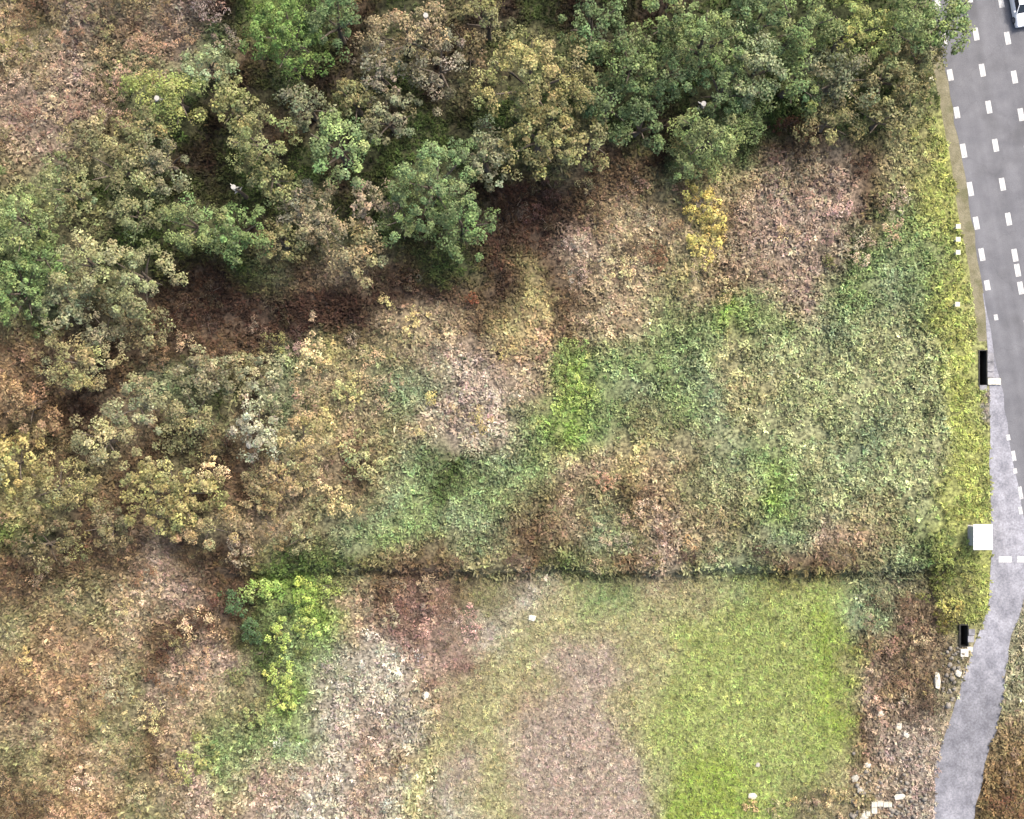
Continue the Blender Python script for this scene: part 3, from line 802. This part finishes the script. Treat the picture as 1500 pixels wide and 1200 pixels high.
scatter(13, ('e', 550, 990, 75, 62), 8, 14, 0.4, 0.7, [GRY, GRY, (172, 172, 156)], 'the pale meadow patch', 'pale grey weeds left of the meadow', mind=22, name='weed_clump', noun='weed clump')
scatter(14, ('e', 490, 1125, 110, 80), 9, 15, 0.3, 0.6, [GRY, PNK, GRY], 'the pale bottom patch', 'pale grey weeds at the bottom edge', mind=24, name='weed_clump', noun='weed clump')
scatter(8, ('e', 1190, 1180, 90, 25), 10, 16, 0.4, 0.8, [OLV, TAN, STRAW], 'the bottom weedy corner', 'bushes at the bottom edge', mind=24)
scatter(8, ('b', 1462, 1080, 1560, 1230), 14, 24, 0.5, 1.2, [OLV, TAN, BRN, ORG], 'the ground beyond the lane', 'bushes east of the lane', mind=34)

for i, (px, py, rp, h, c, lab, le, dn) in enumerate([
  (1046, 322, 22, 1.9, (190, 170, 90), 'golden yellow bush below the wood, rightmost of the three', .2, 1.2),
  (1026, 296, 30, 1.8, (184, 168, 88), 'golden yellow bush below the wood, uppermost of the three', .2, 1.2),
  (1034, 356, 30, 1.6, (176, 162, 88), 'golden yellow bush below the wood, lowest of the three', .2, 1.2),
  (1152, 182, 20, 2.2, (74, 46, 30), 'dark rusty bush at the lower edge of the right wood', .22, 1),
  (1264, 240, 16, 1.4, (86, 62, 46), 'small dark rusty bush above the mauve bushes near the road', .2, 1),
  (1288, 300, 15, 1.2, (90, 74, 54), 'dark brown bush at the lower right end of mauve bushes', .2, 1),
  (692, 440, 13, 1.2, (100, 58, 36), 'dark rust red bush in the middle slope below the hollow', .2, 1),
  (596, 412, 20, 1.1, (92, 72, 54), 'dark brown bush between the two shaded hollows', .2, 1),
  (342, 884, 22, 2.6, (76, 104, 66), 'deep green bush at the upper left of bright green thicket', .2, 1.3),
  (388, 862, 23, 2.2, (134, 160, 80), 'bright green bush topmost in the thicket left of the terrace', .2, 1.3),
  (446, 874, 24, 2.0, (148, 170, 78), 'lime green bush at the upper right of the bright thicket', .2, 1.3),
  (482, 860, 17, 1.5, (136, 154, 78), 'bright green bush trailing right from the thicket along the terrace', .2, 1.2),
  (368, 918, 22, 2.2, (66, 92, 58), 'dark green bush in the heart of the bright thicket', .2, 1.3),
  (412, 928, 22, 2.0, (142, 164, 82), 'lime green bush in the middle of the bright thicket', .2, 1.3),
  (408, 985, 21, 1.8, (148, 166, 82), 'lime green bush low in the bright thicket', .2, 1.3),
  (412, 1030, 18, 1.5, (140, 156, 80), 'bright green bush lowest in the thicket left of pale weeds', .2, 1.3),
  (452, 922, 18, 1.6, (138, 158, 82), 'lime green bush on the right flank, halfway down the bright thicket', .2, 1.3),
  (422, 1010, 16, 1.5, (144, 162, 84), 'small lime green bush near the bottom of the bright thicket', .2, 1.3),
  (366, 872, 16, 1.8, (122, 146, 84), 'mid green bush left of the topmost bright green thicket bush', .2, 1.3),
  (374, 1052, 18, 1.2, (122, 136, 82), 'mid green bush trailing below the bright thicket', .2, 1.2),
  (346, 990, 20, 1.4, (104, 112, 72), 'dull green bush at the lower left of the bright thicket', .2, 1),
  (290, 1110, 30, 1.2, (136, 144, 86), 'broad pale green bush standing in the lower left slope', .22, 1),
  (1384, 846, 20, 1.6, (84, 96, 40), 'dark green bush on the verge by the white hut', .2, 1.3),
  (1366, 872, 15, 1.3, (92, 98, 48), 'small dark olive bush left of the yellowish verge bush', .2, 1.2),
  (1398, 890, 18, 1.0, (164, 158, 82), 'yellowish bush on the verge where the lane begins', .2, 1.2),
  (1382, 912, 17, 1.1, (104, 100, 44), 'dark olive bush below the yellowish verge bush', .2, 1.2),
  (1216, 386, 12, 0.9, (84, 88, 48), 'dark green bush at the lower end of mauve bushes', .2, 1.2),
  (826, 545, 26, 0.8, (128, 148, 82), 'vivid green bush, upper left of the bright green patch', .18, 1.2),
  (852, 580, 26, 0.8, (132, 154, 80), 'vivid green bush, centre of the bright green patch', .18, 1.2),
  (842, 515, 22, 0.7, (120, 140, 78), 'vivid green bush, top of the bright green patch', .18, 1.2),
  (420, 898, 13, 1.4, (58, 76, 40), 'near-black bush standing for shade in a gap of the bright thicket, upper right', .2, 1.2),  # added near-black foliage paints the dark gap between lime bushes
  (384, 958, 14, 1.3, (60, 74, 42), 'near-black bush standing for shade in a gap of the bright thicket, left of centre', .2, 1.2),  # same here: gap shade painted as an added dark bush
  (438, 960, 14, 1.2, (92, 108, 60), 'dull green bush on the right flank of the bright thicket', .2, 1.2),
  (318, 886, 15, 1.2, (84, 58, 48), 'dark rust bush touching the left side of the bright thicket', .2, 1),
  (292, 908, 15, 1.1, (90, 62, 46), 'dark rust bush, second in the diagonal row left of bright thicket', .2, 1),
  (264, 930, 16, 1.1, (88, 58, 40), 'dark rust bush, third in the diagonal row left of bright thicket', .2, 1),
  (242, 954, 15, 1.1, (86, 56, 40), 'dark rust bush, fourth in the diagonal row left of bright thicket', .2, 1),
  (222, 990, 14, 1.0, (92, 66, 48), 'dark rust bush, lowest in the diagonal row left of bright thicket', .2, 1),
  (330, 650, 15, 0.8, (64, 48, 36), 'dark brown bush beside the silvery pale tree', .2, 1)]):
    make_shrub(px, py, rp, h, c, lab, None, 4000 + i, False, le, dn, 1.9)
print('stage shrubs')

# ------------------------------------------------------------------ low growth (uncountable)
SP = 0.325
tx = np.arange(-60, 60, SP); ty = np.arange(-50, 50, SP)
TX, TY = np.meshgrid(tx, ty)
TX = (TX + rng.uniform(-.5, .5, TX.shape) * SP * 1.3).ravel(); TY = (TY + rng.uniform(-.5, .5, TY.shape) * SP * 1.3).ravel()
tpx = 750 + TX * PPM * 1.0085; tpy = 600 - TY * PPM * 1.0085
ex = np.interp(tpy, EDGE[:, 0], EDGE[:, 1]); er = np.interp(tpy, EDGE_R[:, 0], EDGE_R[:, 1], left=1e6)
rag = 9 * (vnoise(TX * .8, TY * .8, 91) - 0.3)
shoulder_w = np.where(tpy < 560, 19 + 18 * (vnoise(TX * .7, TY * .7, 93) - .5), 0)
ok = ((tpx < ex - shoulder_w + rag * .6) | ((tpx > er + 2 - rag * .5) & (tpy > 862) & (tpx > l1x(tpy) * 0 + er)))
ok &= ~((tpx > l1x(tpy) - 12) & (tpy < 890))
for x0, y0, x1, y1 in PITS:
    ok &= ~((TX > x0 - .25) & (TX < x1 + .9) & (TY > y0 - .3) & (TY < y1 + .2))
ok &= ~((tpx > 1420) & (tpx < 1460) & (tpy > 762) & (tpy < 812))
# thinner below the closed canopy
can = np.zeros(len(TX))
for (px, py, rx, ry, *_r) in TREES:
    can = np.maximum(can, np.clip(1.25 - ((tpx - px) / rx) ** 2 - ((tpy - py) / ry) ** 2, 0, 1))
ok &= rng.uniform(size=len(TX)) > can * 0.8
ok &= rng.uniform(size=len(TX)) > 0.06
bare = vnoise(TX * .9, TY * .9, 151) * .6 + vnoise(TX * .33, TY * .33, 157) * .4
ok &= ~((bare > .68) & ~((tpy > 850) & (tpx > 640)) & (rng.uniform(size=len(TX)) < .85))
TX = TX[ok]; TY = TY[ok]; tpx = tpx[ok]; tpy = tpy[ok]
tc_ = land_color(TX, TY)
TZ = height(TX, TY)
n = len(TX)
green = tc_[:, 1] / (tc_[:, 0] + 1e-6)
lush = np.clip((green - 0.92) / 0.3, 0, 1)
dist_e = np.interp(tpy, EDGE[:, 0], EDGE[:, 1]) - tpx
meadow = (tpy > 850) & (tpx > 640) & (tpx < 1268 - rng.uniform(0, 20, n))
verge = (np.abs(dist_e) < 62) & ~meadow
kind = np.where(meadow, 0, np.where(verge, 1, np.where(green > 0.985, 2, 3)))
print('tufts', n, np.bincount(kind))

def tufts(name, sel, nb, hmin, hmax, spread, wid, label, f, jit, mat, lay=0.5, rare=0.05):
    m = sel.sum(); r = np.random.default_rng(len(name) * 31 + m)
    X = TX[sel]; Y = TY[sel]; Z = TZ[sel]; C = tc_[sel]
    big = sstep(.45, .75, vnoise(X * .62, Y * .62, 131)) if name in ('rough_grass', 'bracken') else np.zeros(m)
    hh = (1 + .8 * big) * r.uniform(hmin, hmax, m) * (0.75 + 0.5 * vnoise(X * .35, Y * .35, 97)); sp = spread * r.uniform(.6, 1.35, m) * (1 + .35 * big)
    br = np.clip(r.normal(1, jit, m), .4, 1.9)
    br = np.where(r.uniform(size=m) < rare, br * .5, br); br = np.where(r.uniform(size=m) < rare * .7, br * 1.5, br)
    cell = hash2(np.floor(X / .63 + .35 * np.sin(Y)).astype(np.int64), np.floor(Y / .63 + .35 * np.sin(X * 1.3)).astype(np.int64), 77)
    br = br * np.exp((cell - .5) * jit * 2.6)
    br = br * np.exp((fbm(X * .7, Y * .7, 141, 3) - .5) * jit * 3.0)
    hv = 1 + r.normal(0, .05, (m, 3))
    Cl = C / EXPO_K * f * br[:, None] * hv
    ang = r.uniform(0, 6.28, (m, nb)); 
    L = sp[:, None] * r.uniform(.35, 1.0, (m, nb)); hb = hh[:, None] * r.uniform(.35, 1.0, (m, nb))
    ox = r.normal(0, .06, (m, nb)); oy = r.normal(0, .06, (m, nb))
    ca, sa = np.cos(ang), np.sin(ang); wd = wid * r.uniform(.6, 1.3, (m, nb))
    bx = X[:, None] + ox; by = Y[:, None] + oy; bz = np.repeat(Z[:, None], nb, 1)
    def pt(d, z, s):
        return np.stack([bx + ca * d - sa * s, by + sa * d + ca * s, bz + z], -1)
    V = np.stack([pt(0 * L, -0.02 + 0 * L, -wd * .35), pt(0 * L, -0.02 + 0 * L, wd * .35), pt(L * lay, hb, wd * .5), pt(L * lay, hb, -wd * .5), pt(L, hb * r.uniform(.5, 1.05, (m, nb)), 0 * wd)], 2)
    nv = m * nb
    V = V.reshape(-1, 3)
    base = np.arange(nv)[:, None] * 5
    T = np.concatenate([base + np.array([[0, 1, 2]]), base + np.array([[0, 2, 3]]), base + np.array([[3, 2, 4]])], 0)
    cb = Cl[:, None, :] * np.clip(r.normal(1, .16, (m, nb)), .55, 1.6)[..., None]
    CC = np.repeat(np.clip(cb.reshape(-1, 3), .004, .8), 5, axis=0)
    o = mesh_np(name, V, T, mat, colors=CC)
    return tag(o, label, 'grass' if 'grass' in name else 'undergrowth', kind='stuff')
tufts('meadow_grass', kind == 0, 9, .08, .2, .30, .085, 'short light green grass covering the lower meadow', 1.25, .13, M_GRASS, .55, .04)
tufts('verge_grass', kind == 1, 8, .14, .34, .36, .10, 'yellowish green grass on the verge beside the road and lane', 1.3, .24, M_GRASS, .5, .05)
tufts('rough_grass', kind == 2, 7, .18, .45, .40, .13, 'rough uneven green grass over the upper field and under the trees', 1.35, .22, M_GRASS, .5, .08)
tufts('bracken', kind == 3, 6, .10, .42, .46, .16, 'dry brown bracken and dead weeds covering the unmown slopes', 1.35, .22, M_GRASS, .5, .08)
print('stage tufts')

# ------------------------------------------------------------------ white hut beside the stop line
hx, hy, hz = PR(1439.5, 787, ROAD_Z + 1.8)
hut = empty('hut', (hx, hy, ROAD_Z), 'small white flat roofed hut on the verge beside the stop line', 'hut')
bm = bmesh.new(); add_box(bm, (0, 0, 0.05), (1.5, 2.0, 0.14)); from_bm('plinth', bm, M_BLOCK, hut)
bm = bmesh.new(); add_box(bm, (0, 0, .88), (1.3, 1.85, 1.6), bevel=0.03); from_bm('wall', bm, M_WHITE2, hut)
bm = bmesh.new(); add_box(bm, (0, 0, 1.74), (1.84, 2.44, 0.11), bevel=0.025)
for k in range(-2, 3): add_box(bm, (k * 0.36, 0, 1.803), (0.05, 2.4, 0.03))
roof = from_bm('roof', bm, M_WHITE, hut); roof.rotation_euler = (0, math.radians(1.5), 0)
bm = bmesh.new(); add_box(bm, (0.665, 0.25, 0.88), (0.04, 0.8, 1.45), bevel=0.01); door = from_bm('door', bm, M_WHITE, hut)
bm = bmesh.new(); add_box(bm, (0.70, 0.55, 0.9), (0.06, 0.04, 0.16)); from_bm('handle', bm, M_GREYMETAL, door)
bm = bmesh.new(); add_box(bm, (0, -0.94, 1.2), (0.6, 0.04, 0.4)); from_bm('window', bm, M_GLASS, hut)

# ------------------------------------------------------------------ roadside drains: open slot, cover slab, end block
def drain(pit, label, covers, seed):
    x0, y0, x1, y1 = pit
    cx, cy = (x0 + x1) / 2, (y0 + y1) / 2
    root = empty('roadside_drain', (cx, cy, ROAD_Z), label, 'drain')
    w, l = x1 - x0, y1 - y0; d = 1.5; t = 0.09
    bm = bmesh.new()
    for sx in (-1, 1): add_box(bm, (sx * (w / 2 + t / 2), 0, -d / 2 + 0.03), (t, l + 2 * t, d + 0.1))
    for sy in (-1, 1): add_box(bm, (0, sy * (l / 2 + t / 2), -d / 2 + 0.03), (w, t, d + 0.1))
    from_bm('channel', bm, M_DARK, root)
    bm = bmesh.new(); add_box(bm, (0, 0, -d), (w, l, 0.1)); from_bm('bed', bm, M_DARK, root)
    for (ox, oy, sx, sy, sz, m) in covers:
        bm = bmesh.new(); add_box(bm, (ox - cx, oy - cy, sz / 2 - 0.01), (sx, sy, sz), bevel=0.015)
        from_bm('cover_slab' if m is M_CONC else 'end_block', bm, m, root)
def W(px, py): return PR(px, py, ROAD_Z)[:2]
M_SLAB = M_CONC
drain(PITS[0], 'long open black roadside drain with grey slabs beside the upper verge',
      [(*W(1450.5, 524), .6, .85, .12, M_CONC), (*W(1450.5, 538), .6, .85, .12, M_CONC), (*W(1450.5, 549.5), .6, .5, .12, M_CONC), (*W(1455.5, 559), 1.25, .62, .2, M_STONE), (*W(1440, 568.5), .72, .55, .1, M_CONC)], 1)
drain(PITS[1], 'short open black drain with pale blocks where the lane begins',
      [(*W(1422, 936), .6, .62, .1, M_CONC), (*W(1423, 926), .6, .6, .14, M_CONC), (*W(1412, 956), .75, .75, .2, M_STONE), (*W(1420, 951), .5, .5, .16, M_STONE)], 2)

# ------------------------------------------------------------------ pale stones and blocks
def rock(px, py, wx, wy, hgt, label, seed, group=None, mat=None, rot=None, name='pale_stone', cat='stone'):
    r = random.Random(seed)
    x, y, z = P(px, py)
    bm = bmesh.new()
    bmesh.ops.create_icosphere(bm, subdivisions=2 if r.random() < 0 else 1, radius=0.56)
    for v in bm.verts:
        n_ = v.co.normalized()
        k = 0.74 + 0.5 * r.random()
        c = Vector((max(-.4, min(.4, n_.x * .5)), max(-.4, min(.4, n_.y * .5)), max(-.36, min(.36, n_.z * .5))))
        v.co = Vector((c.x * wx * 1.2 * k, c.y * wy * 1.2 * k, c.z * hgt * 1.3 * k + hgt * .3))
    o = from_bm(name, bm, mat or M_STONE, None, (x, y, z - .03))
    o.rotation_euler = (0, 0, rot if rot is not None else r.uniform(-.4, .4))
    return tag(o, label, cat, group)
rock(623, 1018, .8, .75, .5, 'white stone lying in the meadow near the mauve bushes', 1)
rock(1373, 998, .62, 1.75, .5, 'long pale stone standing upright along the brown bank by the lane', 2, rot=.05)
rock(1403, 985, .7, .8, .4, 'pale stone at the lane edge below the short drain', 3)
rock(1290, 1045, .7, .6, .4, 'pale stone at the left foot of the brown bushes by the lane', 4)
rock(1317, 1064, .65, .65, .4, 'upper of two touching pale stones at the foot of the bank', 5)
rock(1327, 1075, .65, .65, .4, 'lower of two touching pale stones at the foot of the bank', 6)
rock(1271, 1120, .75, .65, .4, 'pale stone on the bare track right of the meadow', 7)
rock(1252, 1140, .8, .7, .4, 'dull stone left of the bare track near the bottom', 8, mat=M_BLOCK)
rock(1260, 1157, .7, .7, .4, 'dull stone just above the corner wall at the bottom', 9, mat=M_BLOCK)
rock(1265, 1195, .75, 1.2, .5, 'pale stone at the bottom edge below the corner wall', 10)
rock(1318, 1166, 1.2, .6, .45, 'pale stone right of the corner wall at the bottom', 11)
rock(1102, 1165, .9, .6, .4, 'pale flat stone at the bottom right end of the meadow', 12)
rock(1110, 1120, .5, .5, .3, 'small pale stone in the dark weeds at the meadow bottom', 13, mat=M_BLOCK)
rock(452, 1166, 1.0, .55, .35, 'pale flat stone among grey weeds at the lower left', 14)
rock(780, 905, .7, .6, .3, 'pale stone at the upper left corner of the meadow', 15)
rock(365, 652, .7, .7, .5, 'white stone by the silvery tree in the left scrub', 16)
# low corner wall of pale blocks at the bottom, six blocks
wx_, wy_, wz_ = P(1280, 1180)
wall = empty('corner_wall', (wx_, wy_, wz_), 'low corner wall of pale blocks at the bottom right', 'wall')
for j, (px, py, sx, sy) in enumerate(((1279, 1177, .55, .55), (1287.5, 1176, .55, .5), (1296, 1177, .5, .5), (1302, 1177.5, .35, .45), (1279, 1186, .55, .55), (1270, 1190, .4, .5))):
    x, y, z = P(px, py)
    bm = bmesh.new(); add_box(bm, (0, 0, .2), (sx, sy, .5), rz=random.uniform(-.08, .08), bevel=.03)
    from_bm('block', bm, M_STONE, wall, (x - wx_, y - wy_, z - wz_ - .02))

# broken stone lying along the bottom of the bank
rr = np.random.default_rng(77)
ico = [(0, 0, 1), (.89, 0, .45), (.28, .85, .45), (-.72, .53, .45), (-.72, -.53, .45), (.28, -.85, .45), (.72, .53, -.45), (-.28, .85, -.45), (-.89, 0, -.45), (-.28, -.85, -.45), (.72, -.53, -.45)]
icf = [(0, 1, 2), (0, 2, 3), (0, 3, 4), (0, 4, 5), (0, 5, 1), (1, 6, 2), (2, 6, 7), (2, 7, 3), (3, 7, 8), (3, 8, 4), (4, 8, 9), (4, 9, 5), (5, 9, 10), (5, 10, 1), (1, 10, 6)]
V = []; F = []
for k in range(190):
    t = rr.uniform()
    px = 1246 + 118 * rr.uniform(); py = 1195 - 110 * t * rr.uniform()
    if rr.uniform() < .3: px, py = rr.uniform(1378, 1412), rr.uniform(945, 1040)
    if px > edge_x(py) - 6: continue
    x, y, z = P(px, py); a = rr.uniform(.06, .26) * (1 if rr.uniform() < .9 else 1.5)
    M = np.array(ico) * rr.uniform(.65, 1.3, (11, 1)) * np.array([a, a * rr.uniform(.6, 1.2), a * .6])
    an = rr.uniform(0, 6.28); R = np.array([[math.cos(an), -math.sin(an), 0], [math.sin(an), math.cos(an), 0], [0, 0, 1]])
    F += [tuple(i + len(V) for i in f) for f in icf]
    V += [tuple(v) for v in M @ R.T + np.array([x, y, z + a * .25 + .12])]
rub = mesh_np('rubble', np.array(V), np.array(F), M_RUBBLE)
tag(rub, 'pale broken stone scattered along the foot of the bank by the lane', 'rubble', kind='stuff')

# marker posts on the verge
def post(px, py, label):
    x, y, z = P(px, py, 0.8)
    root = empty('marker_post', (x, y, z), label, 'post', 'marker posts on the verge')
    bm = bmesh.new(); bmesh.ops.create_cone(bm, cap_ends=True, segments=10, radius1=.13, radius2=.11, depth=.9)
    from_bm('shaft', bm, M_POST, root, (0, 0, .42))
    bm = bmesh.new(); add_box(bm, (0, 0, 0), (.46, .46, .07), bevel=.02); from_bm('cap', bm, M_POST, root, (0, 0, .9))
post(1364, 116, 'pale marker post under the olive trees at the road bend top')
post(1403, 332, 'uppermost of three pale marker posts on the right verge')
post(1403, 351, 'middle one of three pale marker posts on the right verge')
post(1403, 370, 'lowest of three pale marker posts on the right verge')
post(1402, 446, 'pale marker post alone on the verge above the long drain')

# ------------------------------------------------------------------ white car on the main road, cut by the top right corner
def car():
    c = PR(1499, 4, ROAD_Z + 1.0)
    root = empty('parked_car', (c[0], c[1], ROAD_Z + .035), 'white car on the road cut by the top right corner', 'car', rz=math.atan2(0.176, 1.0))
    root.name = 'car'
    # body lofted along its length (y), nose towards -y
    prof = [(-2.15, .45, .72, .55), (-2.05, .30, .84, .70), (-1.5, .22, .88, .86), (-.9, .20, .89, .92), (0, .20, .89, .95), (1.1, .20, .89, .96), (1.8, .24, .87, .98), (2.1, .32, .82, .92), (2.18, .45, .74, .70)]
    V = []; F = []
    for (yy, zb, hw, zt) in prof:
        for (u, v) in ((-1, 0), (-1.0, .55), (-.93, .85), (-.8, 1), (.8, 1), (.93, .85), (1.0, .55), (1, 0)):
            V.append((u * hw, yy, zb + (zt - zb) * v))
    for i in range(len(prof) - 1):
        for k in range(8):
            F.append((i * 8 + k, i * 8 + (k + 1) % 8, (i + 1) * 8 + (k + 1) % 8, (i + 1) * 8 + k))
    bm = bmesh.new(); vv = [bm.verts.new(v) for v in V]
    for f in F: bm.faces.new([vv[i] for i in f])
    bm.faces.new(vv[:8]); bm.faces.new(vv[-8:])
    body = from_bm('body', bm, M_CARPAINT, root, smooth=False)
    bm = bmesh.new()
    lo = [(-.80, -.95), (.80, -.95), (.80, 1.75), (-.80, 1.75)]; hi = [(-.62, -.25), (.62, -.25), (.62, 1.25), (-.62, 1.25)]
    a = [bm.verts.new((*p, .94)) for p in lo]; b = [bm.verts.new((*p, 1.40)) for p in hi]
    for k in range(4): bm.faces.new((a[k], a[(k + 1) % 4], b[(k + 1) % 4], b[k]))
    from_bm('windows', bm, M_GLASS, root)
    bm = bmesh.new(); add_box(bm, (0, .5, 1.43), (1.3, 1.6, .08), bevel=.03)
    from_bm('roof', bm, M_CARPAINT, root)
    bm = bmesh.new()
    for sx in (-1, 1):
        for (p, q) in (((sx * .8, -.95, .95), (sx * .63, -.26, 1.42)), ((sx * .8, 1.75, .95), (sx * .63, 1.26, 1.42)), ((sx * .81, .4, .95), (sx * .64, .45, 1.42))):
            v, fq = tube([p, q], [.04, .035], 5)
            vs2 = [bm.verts.new(t) for t in v]
            for f in fq: bm.faces.new([vs2[i] for i in f])
    from_bm('pillars', bm, M_CARPAINT, root)
    for sx in (-1, 1):
        bm = bmesh.new(); add_box(bm, (sx * .98, -.72, .98), (.2, .12, .13), bevel=.02); from_bm('mirror', bm, M_CARPAINT, root)
        bm = bmesh.new(); add_box(bm, (sx * .6, -2.06, .66), (.34, .16, .14), bevel=.03); from_bm('headlight', bm, M_LAMP, root)
        bm = bmesh.new(); add_box(bm, (sx * .66, 2.12, .78), (.26, .12, .18), bevel=.03); from_bm('tail_light', bm, M_RED, root)
        for yy in (-1.35, 1.4):
            bm = bmesh.new(); bmesh.ops.create_cone(bm, cap_ends=True, segments=20, radius1=.32, radius2=.32, depth=.22)
            bmesh.ops.rotate(bm, cent=(0, 0, 0), matrix=Matrix.Rotation(math.pi / 2, 3, 'Y'), verts=bm.verts)
            wl = from_bm('wheel', bm, M_RUBBER, root, (sx * .80, yy, .32))
            bm = bmesh.new(); bmesh.ops.create_cone(bm, cap_ends=True, segments=14, radius1=.2, radius2=.2, depth=.25)
            bmesh.ops.rotate(bm, cent=(0, 0, 0), matrix=Matrix.Rotation(math.pi / 2, 3, 'Y'), verts=bm.verts)
            from_bm('rim', bm, M_RIM, wl)
car()
print('done', len(bpy.data.objects))
